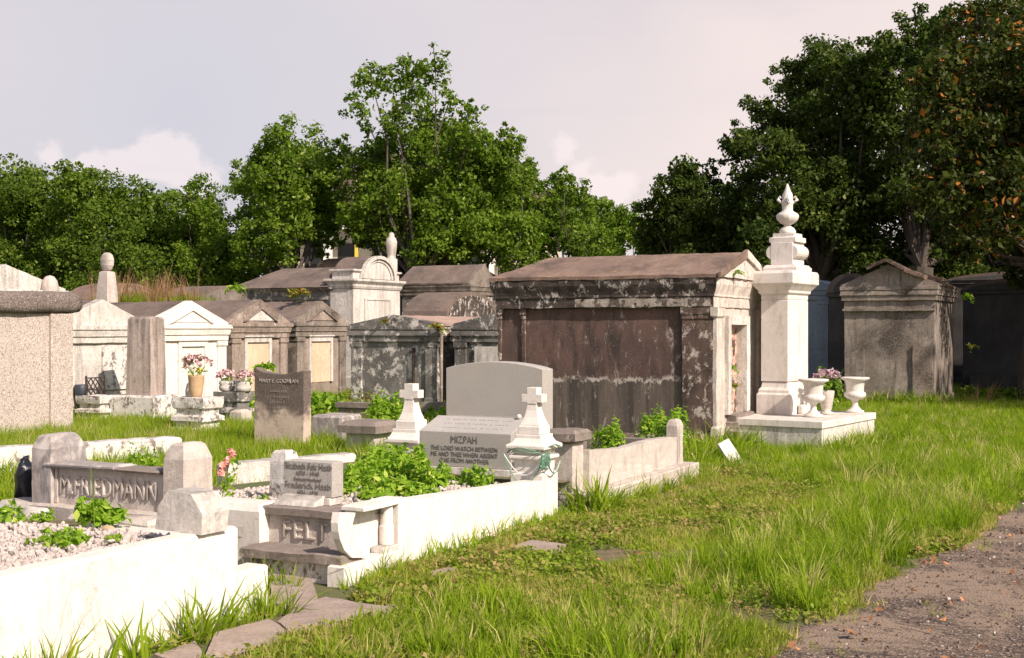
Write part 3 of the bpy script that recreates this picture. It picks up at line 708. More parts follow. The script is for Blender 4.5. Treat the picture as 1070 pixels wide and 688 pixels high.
def garden_urn(label, x, y, z, s=1.0, broken=False, group=None):
    b = MB(); P_ = [(.13, 0), (.13, .035), (.10, .04), (.085, .055), (.045, .10), (.04, .16), (.05, .175), (.055, .19), (.10, .205), (.145, .235), (.155, .27), (.145, .30), (.125, .315), (.125, .33), (.135, .43), (.15, .475), (.205, .50), (.21, .52), (.20, .53), (.16, .525), (.12, .48), (.10, .40)]
    b.lathe(x, y, [(r*s, z+h*s) for r, h in P_], 36, 18, (z+.2*s, z+.31*s))
    o = b.build('garden_urn', M['mon_white'], None, 0, smooth=True, loc=(x, y, z)); return tag(o, label, 'urn', group)
pu = gp(850, 436, .4); garden_urn('fluted stone urn on the white monument platform, just left of the purple flowers', pu[0], pu[1], .401, .98, group='stone urns on the monument platform')
pu2 = gp(895, 431, .4); garden_urn('fluted stone urn at the far right corner of the monument platform', pu2[0], pu2[1]-.1, .401, .96, group='stone urns on the monument platform')
pu3 = gp(838, 433, .4); b = MB(); b.lathe(pu3[0], pu3[1]+.02, [(.05, .401), (.06, .42), (.055, .50), (.065, .52), (.04, .53)], 16); tag(b.build('jar', M['whitewash'], None, 0, smooth=True, loc=(pu3[0], pu3[1], .401)), 'tiny white jar between the plinth and the near stone urn', 'jar')

def bouquet(name, label, x, y, z, r, pet, k=26, greens=50, flat=.7, group=None, extra=None, petal_r=.028):
    """blooms (clusters of petals) over leaves and stems"""
    t = thing(name, label, 'flowers', (x, y, z), group)
    cs = []; rr = []
    for i in range(k):
        a = random.random()*6.283; e = random.uniform(.05, 1.5)
        d = np.array([math.cos(a)*math.cos(e), math.sin(a)*math.cos(e), math.sin(e)*flat])
        c0 = d*r*random.uniform(.8, 1.05)+np.array([0, 0, r*.45])
        for j in range(22): cs.append(c0+rng.normal(0, petal_r*.55, 3)); rr.append(d)
    me = np_mesh('bloom', leaf_verts(np.array(cs), petal_r*1.25, petal_r, np.array(rr), .7), 4, [(0, 1, 2, 3)], M[pet]); link_mesh('bloom', me, t)
    g_ = rng.normal(0, 1, (greens, 3)); g_ = unit(g_)*rng.uniform(.2, .95, (greens, 1))*r; g_[:, 2] = np.abs(g_[:, 2])*flat
    me = np_mesh('foliage', leaf_verts(g_, .06, .028, g_+np.array([0, 0, .1]), .6), 4, [(0, 1, 2, 3)], M['leaf_weed']); link_mesh('foliage', me, t)
    b = MB()
    for i in range(7):
        a = random.random()*6.28; b.tube([(x, y, z-.08), (x+.5*r*math.cos(a), y+.5*r*math.sin(a), z+.45*r)], .004, 5)
    b.build('stem', M['leaf_weed'], t, 0)
    if extra:
        c_ = np.array([[math.cos(i)*r*.5, math.sin(i)*r*.5-.3*r, r*.25] for i in range(8)])+rng.normal(0, .02, (8, 3))
        me = np_mesh('accent_bloom', leaf_verts(np.repeat(c_, 4, 0)+rng.normal(0, .01, (32, 3)), .04, .03, np.tile([0, -1., .3], (32, 1)), .6), 4, [(0, 1, 2, 3)], M[extra]); link_mesh('accent_bloom', me, t)
    return t
pf = gp(862, 434, .4); b = MB(); b.lathe(pf[0], pf[1]+.1, [(.09, .401), (.095, .43), (.06, .45), (.075, .50), (.095, .62), (.11, .72), (.10, .74), (.08, .73)], 24)
tag(b.build('flower_vase', M['pale_marble'], None, 0, smooth=True, loc=(pf[0], pf[1], .401)), 'weathered stone vase holding purple flowers between the two platform urns', 'vase')
bouquet('flower_bouquet', 'mauve silk flowers in the stone vase on the monument platform', pf[0], pf[1]+.1, .80, .20, 'petal_mauve', 24, 30)

# ================================================================ RIGHT GREY TOMB
def right_tomb():
    t = tomb('grey_tomb', 'dark grey plaster tomb with broken gable slabs standing alone at the right under the trees', 'y', onb(882, 27), 27.0, 1.86, 2.8, 2.50, 2.95, M['grey_plaster'], M['roof'], mtrim=M['grey_plaster'], pil=False, over=.07, rough_amp=.010)
    x0 = onb(882, 27)
    for (a, b_, nm) in ((onb(883, 27), onb(903, 27), 0), (onb(954, 27), onb(975, 27), 1)):
        z1 = 1.18
        b = MB(); b.box(a, b_, 26.955, 27.0, .17, z1+.07*nm); b.rough(.1, .006); b.build('low_panel', M['brown_plaster'] if nm else M['grey_plaster'], t, 0)
    b = MB(); b.box(x0-.02, x0+1.88, 26.93, 26.999, 1.98, 2.03); b.rough(.1, .01); b.build('string_course', M['grey_plaster'], t, 0)
    # loose broken capping slabs along the gable
    ap = x0+.93
    for i, (xa, za, xb, zb, th, yy) in enumerate(((ap-.42, 2.86, ap-.02, 3.02, .07, 26.80), (ap-.02, 3.02, ap+.38, 2.80, .07, 26.80), (ap+.34, 2.80, ap+.74, 2.64, .08, 26.78), (ap+.56, 2.74, ap+1.06, 2.60, .06, 27.25))):
        b = MB(); b.prism([(xa, za), (xb, zb), (xb+.015, zb+th), (xa+.01, za+th)], 'y', yy, yy+.45); b.rough(.08, .014, 7); b.build('cap_slab', M['roof'], t, 0)
right_tomb()
fern('green fern hanging from the right corner of the lone grey tomb', onb(1003, 28.6)+.15, 28.8, 2.30, .3, 80, 'leaf_weed', L=.12, W=.03)
fern('lower fern beside the lone grey tomb wall', onb(1003, 28.6)+.2, 28.9, 1.2, .22, 60, 'leaf_fern', L=.1, W=.03)
pj = gp(931, 421); b = MB(); b.lathe(pj[0], pj[1], [(.10, 0), (.12, .02), (.155, .10), (.16, .17), (.12, .23), (.11, .24), (.14, .26), (.13, .28)], 24, 12, (.05, .18))
tag(b.build('jar', M['whitewash'], None, 0, smooth=True, loc=(pj[0], pj[1], 0)), 'small fluted white jar in the grass before the lone grey tomb', 'jar')

# shaded tombs behind the monument and at the far right
tomb('vault_tomb', 'white tomb tinted blue-grey for shade just right of the monument shaft', 'y', onb(815, 30), 30, onb(866, 30)-onb(815, 30), 3, 2.6, 2.85, M['shade_blue'], M['shade_blue'])
def vault(name, label, front, X0, Y0, wd, dp, h, mat, group=None, mroof=None, arch=.45, endm=None):
    """barrel-topped tomb: half-round roof over a wall block"""
    if front == 'x': tf = lambda p: Vector((X0-p.y, Y0+p.x, p.z))
    else: tf = lambda p: Vector((X0+p.x, Y0+p.y, p.z))
    t = thing(name, label, 'tomb', tf(Vector((wd/2, dp/2, 0))), group)
    b = MB(tf); b.rings(0, wd, 0, dp, [(.04, 0), (.04, .15), (0, .18), (0, h-arch-.12), (.05, h-arch-.10), (.05, h-arch)]); b.rough(.2, .008); b.build('wall', mat, t, .01)
    n_ = 14; arc = [(wd/2-(wd/2+.03)*math.cos(math.pi*i/n_), h-arch+arch*math.sin(math.pi*i/n_)+.001) for i in range(n_+1)]
    b = MB(tf); b.prism(arc, 'y', -.06, dp+.05); b.rough(.25, .008); b.build('roof', mroof or M['roof_grey'], t, 0)
    arc2 = [(wd/2-(wd/2-.12)*math.cos(math.pi*i/n_), h-arch+.0+(arch-.1)*math.sin(math.pi*i/n_)+.002) for i in range(n_+1)]
    b = MB(tf); b.prism(arc2, 'y', -.085, -.05); b.build('arched_panel', endm or mat, t, .004)
    return t
vault('vault_tomb', 'round-topped tomb darkened for deep shade left of the lone grey tomb', 'y', onb(866, 29.5), 29.5, 1.0, 2.6, 2.9, M['shade_dark'])
vault('vault_tomb', 'vault darkened for deep tree shade at the right edge of the photo', 'y', onb(1006, 34), 34, 3.2, 3, 2.9, M['shade_dark'], arch=.3)
vault('vault_tomb', 'long low vault behind the darkened one, deepest in the shade', 'y', onb(990, 38), 38, 8, 3, 3.3, M['shade_dark'], arch=.3)
b = MB(); q = gp(1030, 414); b.rings(q[0]-.6, q[0]+4.2, q[1]+2, q[1]+2.14, [(0, 0), (0, .42)]); tag(b.build('low_wall', M['shade_dark'], None, .01, loc=(q[0], q[1]+2, 0)), 'low dark coping at the foot of the shaded vaults', 'wall')

# ================================================================ MIDDLE ROW OF TOMBS (gables to the path)
ra = -16.0
def yv(px, a=ra): return ona(px, a)
y0, y1 = yv(58), yv(150)
t2 = tomb('white_tomb', 'white gabled tomb with a black-streaked tablet beside the pink pebble tomb', 'x', ra, y0, y1-y0, 2.4, 1.66, 2.10, M['white_old'], M['roof_grey'], mtrim=M['white_old'], pil=True)
b = MB(lambda p: Vector((ra-p.y, y0+p.x, p.z))); wv = y1-y0; b.box(wv*.50, wv*.97, -.035, .02, .55, 1.30); b.rough(.1, .004); b.build('tablet', M['white_chip'], t2, 0)
b = MB(lambda p: Vector((ra-p.y, y0+p.x, p.z))); b.box(wv*.16, wv*.42, -.02, .02, .3, 1.2); b.build('side_panel', M['white_old'], t2, .004)
y0, y1 = yv(160), yv(235); wv = y1-y0
tomb('white_tomb', 'bright white gabled tomb with triangular molding behind the pink flower vase', 'x', ra, y0, wv, 2.4, 1.68, 2.12, M['whitewash'], M['roof_grey'], mtrim=M['whitewash'], tymp=M['whitewash'], door=(wv*.32, wv*.72, .2, 1.36), doormat=M['whitewash'])
y0, y1 = yv(241), yv(299); wv = y1-y0
t4 = tomb('grey_tomb', 'brown-grey gabled tomb with a white-framed boarded door, left one of two alike', 'x', ra, y0, wv, 2.4, 1.72, 2.19, M['brown_plaster'], M['roof_grey'], mtrim=M['brown_plaster'], tymp=M['white_old'], door=(wv*.22, wv*.70, .35, 1.42), doormat=M['plywood'], framemat=M['white_old'])
y0, y1 = yv(309), yv(360); wv = y1-y0
t5 = tomb('grey_tomb', 'pink-grey gabled tomb with a boarded door touching the blackened tomb, right one of two alike', 'x', ra, y0, wv, 2.4, 1.74, 2.20, M['brown_plaster'], M['roof_grey'], mtrim=M['grey_plaster'], tymp=M['brown_plaster'], door=(wv*.24, wv*.72, .45, 1.42), doormat=M['plywood'], framemat=M['white_old'])
# blackened pair facing the camera side
bb = 20.0
x0, x1 = onb(368, bb), onb(457, bb)
t6 = tomb('black_tomb', 'mould-blackened grey tomb with low gable and iron downpipe, middle of the photo', 'y', x0, bb, x1-x0, 3.3, 1.66, 1.86, M['dark_mottle'], M['pinkroof'], mtrim=M['dark_mottle'], pil=True, over=.06)
b = MB(); xx = onb(432, bb); b.box(xx, xx+.035, bb-.06, bb, .2, 1.25); b.build('iron_strap', M['iron'], t6, .004)
b = MB(); xx = onb(461, bb-.1); b.tube([(xx, bb-.1, 0), (xx, bb-.1, .8), (xx+.01, bb-.1, 1.55)], .03, 10); b.build('downpipe', M['brown_plaster'], t6, 0)
x0 = onb(476, bb)
t6b = tomb('black_tomb', 'grey and black tomb half hidden behind the large granite headstone and the long tomb', 'y', x0, bb, 1.95, 3.0, 1.66, 1.92, M['dark_mottle'], M['pinkroof'], mtrim=M['dark_mottle'], pil=True, over=.06)
b = MB(); b.box(x0+.42, x0+1.4, bb-.05, bb+.01, .3, 1.28); b.build('tablet', M['white_old'], t6b, .006)
fern('yellow-green fern crown on top of the iron downpipe', onb(458, bb-.15), bb-.18, 1.62, .26, 90, 'leaf_fern', L=.13, W=.03)
fern('small fern on the gable of the blackened tomb', onb(401, bb-.1), bb-.12, 1.74, .13, 50, 'leaf_fern')

# ================================================================ BACK ROW
def back_white():
    a = -19.0; y0, y1 = ona(369, a), ona(418, a); wv = y1-y0
    z = lambda py: hh(a, (y0+y1)/2, py)
    tf = lambda p: Vector((a-p.y, y0+p.x, p.z))
    t = thing('arched_tomb', 'tall tomb with white arched parapet front and long brown roof in the back row', 'tomb', (a-2, (y0+y1)/2, 0))
    e = z(301)
    b = MB(tf); b.rings(0, wv, 0, .75, [(.06, 0), (.06, .3), (0, .33), (0, e-.05)]); b.rough(.25, .005); b.build('front_block', M['white_old'], t, .01)
    b = MB(tf); b.rings(0, wv, 0, .75, [(.02, e-.049), (.05, e+.02), (.05, e+.07), (.13, e+.16), (.13, e+.22)]); b.build('cornice', M['white_old'], t, .008)
    s = z(283)
    b = MB(tf); b.rings(.02, wv-.02, .02, .7, [(0, e+.221), (0, s-.08), (.06, s-.05), (.06, s)]); b.build('parapet', M['white_old'], t, .008)
    pk = z(268); n_ = 16; rr = wv*.36
    arc = [(wv/2-rr*math.cos(math.pi*i/n_), s-.25+(pk-s+.25)*math.sin(math.pi*i/n_)) for i in range(n_+1)]
    b = MB(tf); b.prism(arc, 'y', -.03, .9); b.build('arch_roof', M['roof_grey'], t, 0)
    for k_, (ro, ri, d) in enumerate(((1.0, .86, -.12), (.84, .74, -.07))):
        A = [(wv/2-rr*ro*math.cos(math.pi*i/n_), s-.25+(pk-s+.25)*ro*math.sin(math.pi*i/n_)+.01) for i in range(n_+1)]
        B = [(wv/2-rr*ri*math.cos(math.pi*i/n_), s-.25+(pk-s+.25)*ri*math.sin(math.pi*i/n_)+.01) for i in range(n_+1)][::-1]
        b = MB(tf)
        for i in range(n_):
            q = [A[i], A[i+1], B[n_-i-1], B[n_-i]]; b.prism(q, 'y', d, .0)
        bmesh.ops.remove_doubles(b.bm, verts=b.bm.verts[:], dist=.001); b.build('arch_molding', M['white_old'], t, 0)
    arc3 = [(wv/2-rr*.72*math.cos(math.pi*i/n_), s-.25+(pk-s+.25)*.72*math.sin(math.pi*i/n_)+.011) for i in range(n_+1)]
    b = MB(tf); b.prism(arc3, 'y', -.045, .0); b.build('arch_panel', M['white_old'], t, 0)
    b = MB(tf); b.box(wv*.25, wv*.75, -.03, .01, .8, e-.35); b.build('door_panel', M['white_old'], t, .006)
    b = MB(tf); b.box(wv*.22, wv*.25-.001, -.05, .01, .7, e-.3); b.box(wv*.75+.001, wv*.78, -.05, .01, .7, e-.3); b.box(wv*.25, wv*.75, -.05, .01, e-.349, e-.3); b.build('door_frame', M['white_old'], t, .004)
    # long body behind
    xb = onb(246, y0); L = a-.75-xb; ev = hh(a-2, y0, 301)
    b = MB(); b.rings(xb, a-.751, y0+.05, y1-.05, [(0, 0), (0, ev-.34), (.05, ev-.33), (.05, ev-.26), (.02, ev-.25), (.02, ev-.12), (.12, ev-.05), (.12, ev)]); b.rough(.2, .008); b.build('wall', M['dark_mottle'], t, 0)
    rz = hh(a-2, (y0+y1)/2, 280); ym = (y0+y1)/2
    b = MB(); o = .16
    b.hull([(xb-o, y0-o, ev+.002), (a-.751, y0-o, ev+.002), (a-.751, y1+o, ev+.002), (xb-o, y1+o, ev+.002), (xb+.75, ym, rz), (a-.751, ym, rz)], [(0, 3, 2, 1), (0, 1, 5, 4), (2, 3, 4, 5), (3, 0, 4), (1, 2, 5)])
    b.rough(.18, .010); b.build('roof', M['roof_grey'], t, 0)
    return t
back_white()
fern('hanging rusty fern on the long back-row wall under the brown roof', at(312, 306, 27)[0], at(312, 306, 27)[1], at(312, 306, 27)[2], .35, 110, 'leaf_fern', L=.16, W=.04)
fern('green clump at the left corner of the long back-row roof', *at(246, 302, 27.5), .35, 110, 'leaf_weed', L=.14, W=.05)

a8 = -17.0
y0, y1 = ona(491, a8), ona(514, a8); w8 = y1-y0
tomb('grey_tomb', 'brown-roofed long tomb behind the barrel vault, right of the white arched front', 'x', a8, y0, w8+.3, a8-onb(420, y0), hh(a8, y0, 297), hh(a8, y0, 275), M['dark_mottle'], M['roof_grey'], mtrim=M['grey_plaster'])
a8b = -14.5
y0, y1 = ona(464, a8b), ona(517, a8b)
vault('vault_tomb', 'barrel vault tomb with dark arched end just left of the long tomb roof', 'x', a8b, y0, y1-y0, a8b-onb(424, y0), hh(a8b, (y0+y1)/2, 305), M['dark_mottle'], arch=.62, endm=M['black_plaster'])
a8c = -21.5
y0 = ona(412, a8c); vault('vault_tomb', 'small round-topped tomb peeping over the row right of the white arch', 'x', a8c, y0, 2.0, 3, hh(a8c, y0+1, 268), M['grey_plaster'], arch=.4, mroof=M['roof'])
def finial(label, px, py0, py1, Z, rad, kind):
    p = at(px, py1, Z); top = at(px, py0, Z).z; h = top-p.z; b = MB()
    if kind == 'robed':
        b.lathe(p.x, p.y, [(rad*1.1, p.z-.9), (rad*1.1, p.z), (rad*.75, p.z+.02), (rad*.8, p.z+h*.15), (rad*1.0, p.z+h*.45), (rad*1.05, p.z+h*.65), (rad*.8, p.z+h*.78), (rad*.5, p.z+h*.84), (rad*.55, p.z+h*.92), (rad*.3, p.z+h*.99), (.01, p.z+h)], 20, 6, (p.z, p.z+h*.7))
        nm, cat = 'statue', 'statue'
    else:
        b.rings(p.x-rad*.8, p.x+rad*.8, p.y-rad*.8, p.y+rad*.8, [(.03, p.z-.8), (0, p.z), (-.03, p.z+h*.42), (-.06, p.z+h*.45)])
        b.lathe(p.x, p.y, [(rad*.4, p.z+h*.451), (rad*.7, p.z+h*.5), (rad*.95, p.z+h*.62), (rad*1.0, p.z+h*.78), (rad*.8, p.z+h*.92), (rad*.4, p.z+h*.99), (.01, p.z+h)], 20, sq=.5)
        nm, cat = 'finial', 'ornament'
    return tag(b.build(nm, M['pale_marble'], None, 0, smooth=(kind == 'robed'), loc=(p.x, p.y, p.z-.8)), label, cat)
finial('weathered robed stone figure rising behind the white arched front', 409, 243, 271, 38, .17, 'robed')
finial('oval stone finial on a square pedestal above the left barrel roof', 112, 264, 300, 25, .17, 'oval')
a9 = -21.0
y0 = ona(96, a9); vault('vault_tomb', 'brown barrel-roofed tomb under the oval finial at the left', 'x', a9, y0, 2.2, a9-onb(68, y0), hh(a9, y0+1, 296), M['brown_plaster'], arch=.5, mroof=M['roof'])
y0 = ona(206, a9); vault('vault_tomb', 'dark barrel-roofed tomb right of the dry weeds in the back row', 'x', a9, y0, 1.9, a9-onb(172, y0), hh(a9, y0+1, 299), M['grey_plaster'], arch=.45)
# weedy flat-topped vault
a9b = -19.0; y0, y1 = ona(128, a9b), ona(232, a9b)
t = thing('flat_tomb', 'flat-topped old vault overgrown with tall dry weeds behind the white tombs', 'tomb', (a9b-1, (y0+y1)/2, 0))
ht = hh(a9b, y0, 318)
b = MB(); b.rings(a9b-1.1, a9b, y0, y1, [(.05, 0), (.05, .2), (0, .22), (0, ht-.2), (.06, ht-.15), (.06, ht)]); b.rough(.2, .012); b.build('wall', M['brown_plaster'], t, 0)
P_ = np.column_stack([rng.uniform(a9b-1.0, a9b-.05, 60), y0+(y1-y0)*rng.beta(1.2, 1.9, 60), np.full(60, ht)])
scatter('dry_weeds', 'tall dry reddish weeds on top of the old flat vault', P_, dryc, .35, 1.35, .2)
P_ = np.column_stack([rng.uniform(a9b-1.0, a9b-.05, 200), rng.uniform(y0, y1, 200), np.full(200, ht)])
scatter('vault_grass', 'green grass mixed with the dry weeds on the flat vault', P_, lush, .6, 1.6, .2)
# pale tomb behind pebble tomb
p0 = at(-30, 303, 21); 
tomb('white_tomb', 'pale marble-roofed tomb showing just above the pink pebble tomb', 'x', gp(60, 444)[0], ona(-60, gp(60, 444)[0]), ona(62, gp(60, 444)[0])-ona(-60, gp(60, 444)[0]), 2.6, 2.24, 2.62, M['white_old'], M['white_old'])
pz = at(52, 300, 20.5); b = MB(); b.lathe(pz.x, pz.y, [(.14, pz.z-.35), (.14, pz.z), (.12, pz.z+.1), (.07, pz.z+.17), (.01, pz.z+.19)], 16); tag(b.build('finial', M['pale_marble'], None, 0, smooth=True, loc=(pz.x, pz.y, pz.z-.35)), 'small round-topped knob beside the pale roof at the far left', 'ornament')

# ================================================================ PINK PEBBLE TOMB
def pebble_tomb():
    a = -14.07; y1 = ona(73, a); y0 = y1-3.0; z1 = hh(a, y1, 328)
    t = thing('pebble_tomb', 'large pink pebble-dash tomb with dark rounded slab lid at the left edge', 'tomb', (a-1, (y0+y1)/2, 0))
    b = MB(); b.rings(a-2.2, a, y0, y1, [(0, 0), (0, z1)]); b.build('wall', M['pebble'], t, .012)
    ys = ona(51, a); b = MB(); b.rings(a-.3, a+.05, ys, y1+.02, [(0, 0), (0, z1-.001)]); b.build('corner_pier', M['pebble'], t, .012)
    b = MB(); b.rings(a-2.2, a, y0, y1, [(.03, z1+.001), (.09, z1+.02), (.12, z1+.08), (.12, z1+.20), (.09, z1+.27), (.0, z1+.31), (-.3, z1+.32)]); b.rough(.12, .016, 4, .02, 1.1); b.build('lid', M['pebble_dark'], t, 0, smooth=True)
pebble_tomb()

# ================================================================ OBELISK AND ITS NEIGHBOURS
def stack(name, label, cat, tf, x0, x1, y0, y1, prof, mat, group=None, rough=(.06, .006), bev=.006):
    b = MB(tf); b.rings(x0, x1, y0, y1, prof)
    if rough: b.rough(*rough)
    c0 = tf(Vector(((x0+x1)/2, (y0+y1)/2, prof[0][1]))) if tf else Vector(((x0+x1)/2, (y0+y1)/2, prof[0][1]))
    return tag(b.build(name, mat, None, 0 if rough else bev, loc=c0), label, cat, group)
q = gp(152, 447)
t = thing('obelisk', 'streaked grey square obelisk on a chipped white block between the white tombs', 'monument', (q[0], q[1], 0))
zb = hh(q[0], q[1], 414); zt_ = hh(q[0], q[1], 331)
b = MB(rot_tf(q[0], q[1], 4)); b.rings(-.72, .16, -.0, .66, [(0, 0), (0, zb-.03), (-.03, zb)]); b.rough(.08, .008); b.build('base', M['white_chip'], t, 0)
b = MB(rot_tf(q[0], q[1], 4)); b.rings(-.50, .0, .12, .52, [(0, zb+.001), (-.02, zt_-.04), (-.05, zt_)]); b.rough(.1, .004); b.build('shaft', M['obelisk'], t, 0)
# chipped stepped pedestals
def pedestal(label, px, py, wpx, z_top_py, mat, group='chipped stepped pedestals before the white tombs', dark=False, mid=None):
    q = gp(px, py); Z = dep(*q); w_ = wpx*Z/F*.8; zt2 = hh(q[0], q[1], z_top_py)
    return stack('pedestal', label, 'pedestal', rot_tf(q[0], q[1], 0), -w_/2, w_/2, 0, w_*.8,
        [(.03, 0), (.03, zt2*.28), (-.03, zt2*.32), (-.03, zt2*.42), (.02, zt2*.46), (.02, zt2*.56), (-.04, zt2*.60), (-.04, zt2*.72), (.0, zt2*.76), (.01, zt2*.9), (.01, zt2)], mat, group, (.05, .014)), q, zt2
p1, q1, z1 = pedestal('crumbling white stepped pedestal left of the obelisk block', 92, 446, 42, 414, M['white_chip'])
p2, q2, z2 = pedestal('crumbling white stepped pedestal carrying the tan vase of pink flowers', 196, 461, 50, 416, M['white_chip'])
p3, q3, z3 = pedestal('dark-stained stepped pedestal carrying two white flower pots', 236, 450, 38, 410, M['dark_mottle'])
b = MB(); b.lathe(q2[0]-.33, q2[1]+.5, [(.12, z2*.4), (.12, z2+.08), (.10, z2+.18), (.05, z2+.2)], 14); tag(b.build('broken_stone', M['white_chip'], None, 0, loc=(q2[0]-.33, q2[1]+.5, z2*.4)), 'broken rounded stone stub behind the tan vase pedestal', 'stone')
vx, vy = q2[0]+.0, q2[1]+.18
b = MB(); b.lathe(vx, vy, [(.07, z2+.0), (.085, z2+.02), (.10, z2+.12), (.115, z2+.30), (.12, z2+.32), (.10, z2+.32), (.09, z2+.25)], 20); tag(b.build('flower_vase', M['terracotta'], None, 0, smooth=True, loc=(vx, vy, z2)), 'tan cone-shaped vase holding pink flowers on the white pedestal', 'vase')
bouquet('flower_bouquet', 'pink silk flowers with yellow and teal accents in the tan vase', vx, vy, z2+.33, .24, 'petal', 34, 46, .75, extra='petal_yellow')
for i, (dx, lb, lb2) in enumerate(((-.16, 'left white ribbed flower pot on the dark stepped pedestal', 'pale pink flowers in the left white pot on the dark pedestal'), (.17, 'right white ribbed flower pot on the dark stepped pedestal', 'pink flowers in the right white pot nearest the dark headstone'))):
    px_, py_ = q3[0]+dx, q3[1]+.22
    b = MB(); b.lathe(px_, py_, [(.09, z3+.0), (.12, z3+.02), (.13, z3+.08), (.115, z3+.10), (.13, z3+.13), (.12, z3+.17), (.08, z3+.16)], 20); tag(b.build('flower_pot', M['white_old'], None, 0, smooth=True, loc=(px_, py_, z3)), lb, 'pot')
    bouquet('flower_bouquet', lb2, px_+(.04 if i else -.02), py_, z3+.14, .17, 'petal', 20, 26, .7)
# iron fence with diamond lattice
def lattice(label, a, px0, px1, py0, py1):
    ya, yb = ona(px0, a), ona(px1, a); z0 = hh(a, ya, py1); z1_ = hh(a, ya, py0)
    t = thing('iron_fence', label, 'fence', (a, (ya+yb)/2, 0), 'iron lattice fence pieces')
    for y_ in (ya, yb):
        b = MB(); b.box(a-.012, a+.012, y_-.014, y_+.014, 0, z1_+.05); b.build('post', M['iron'], t, .002)
    b = MB(); nn = max(1, int((yb-ya)/.17))
    for i in range(nn):
        u0 = ya+(yb-ya)*i/nn; u1 = ya+(yb-ya)*(i+1)/nn
        for k_ in range(2):
            za = z0+(z1_-z0)*k_/2; zb_ = z0+(z1_-z0)*(k_+1)/2
            b.tube([(a, u0, za), (a, (u0+u1)/2, zb_)], .011, 5); b.tube([(a, (u0+u1)/2, za), (a, u1, zb_)], .011, 5)
            b.tube([(a+.005, u1, za), (a+.005, (u0+u1)/2, zb_)], .011, 5); b.tube([(a+.005, (u0+u1)/2, za), (a+.005, u0, zb_)], .011, 5)
    b.build('lattice', M['iron'], t, 0)
    b = MB(); b.box(a-.01, a+.01, ya+.015, yb-.015, z1_, z1_+.02); b.box(a-.01, a+.01, ya+.015, yb-.015, z0-.02, z0); b.build('rail', M['iron'], t, .002)
lattice('rusty diamond lattice fence panel left of the grey obelisk', -15.75, 90, 109, 396, 413)
lattice('short piece of rusty iron fence right of the grey obelisk', -15.72, 162, 168, 394, 413)
pp = at(81, 412, 21.5); b = MB(); b.lathe(pp.x, pp.y, [(.07, pp.z-.4), (.07, pp.z-.02), (.06, pp.z), (.08, pp.z+.12), (.13, pp.z+.32), (.14, pp.z+.42), (.10, pp.z+.52), (.04, pp.z+.56), (.01, pp.z+.57)], 16)
tag(b.build('finial', M['stone_dark'], None, 0, smooth=True, loc=(pp.x, pp.y, pp.z-.4)), 'brown torch-shaped stone finial before the streaked white tomb', 'ornament')
pp = at(85, 412, 20.8); b = MB(); b.lathe(pp.x, pp.y, [(.08, pp.z-.1), (.10, pp.z+.02), (.12, pp.z+.14), (.10, pp.z+.16)], 14); tag(b.build('flower_pot', M['slate'], None, 0, smooth=True, loc=(pp.x, pp.y, pp.z-.1)), 'small dark blue pot under the brown torch finial', 'pot')
pp = gp(122, 440); stack('dark_stone', 'dark slate block in the gap between white pedestal and obelisk block', 'stone', rot_tf(pp[0], pp[1]+.4, 0), -.35, .35, 0, .4, [(0, 0), (0, .58)], M['slate'])
pp = gp(252, 446); stack('dark_stone', 'low dark slate curb left of the dark headstone', 'stone', rot_tf(pp[0], pp[1]+.3, 0), -.25, .4, 0, .3, [(0, 0), (0, .34)], M['slate'])
pp = gp(237, 452); stack('broken_stone', 'rounded broken pale stone at the left end of the slate curb', 'stone', rot_tf(pp[0], pp[1]+.2, 0), -.1, .12, 0, .25, [(0, 0), (.02, .1), (.0, .3), (-.05, .34)], M['pale_marble'])
pp = gp(259, 466); stack('broken_stone', 'small pale stone shard against the left edge of the dark headstone', 'stone', rot_tf(pp[0], pp[1]+.2, 20, (0, 15)), -.08, .08, 0, .12, [(0, 0), (0, .2), (-.03, .25)], M['pale_marble'])

# dark headstone
q = gp(266, 474); Z = dep(*q); xr = onb(317, q[1]); zt3 = hh(q[0], q[1], 385)
t = thing('headstone', 'tall brown-black lichen-stained headstone with a sagging concave top', 'headstone', ((q[0]+xr)/2, q[1], 0))
n_ = 10; poly = [(q[0], 0), (xr, 0)]+[(xr-(xr-q[0])*i/n_, zt3-.055*math.sin(math.pi*i/n_)-.02+(.03 if i == n_ else 0)) for i in range(n_+1)]
b = MB(); b.prism(poly, 'y', q[1], q[1]+.16); b.rough(.07, .005, 6); b.build('slab', headstone_mat(.25, zt3*.75), t, 0)
inscription('MARY E. COGHLAN', .072, (q[0]+xr)/2, q[1]-.004, zt3-.16, M['letter_pale'], t, .004, .98)
for i in range(5):
    b = MB()
    for j in range(random.randint(5, 9)):
        xx = (q[0]+xr)/2+(j-4)*.035*random.uniform(.9, 1.1); b.box(xx, xx+.018, q[1]-.003, q[1]+.002, zt3-.30-.07*i, zt3-.275-.07*i)
    b.build('worn_line', M['stone_dark'], t, 0)

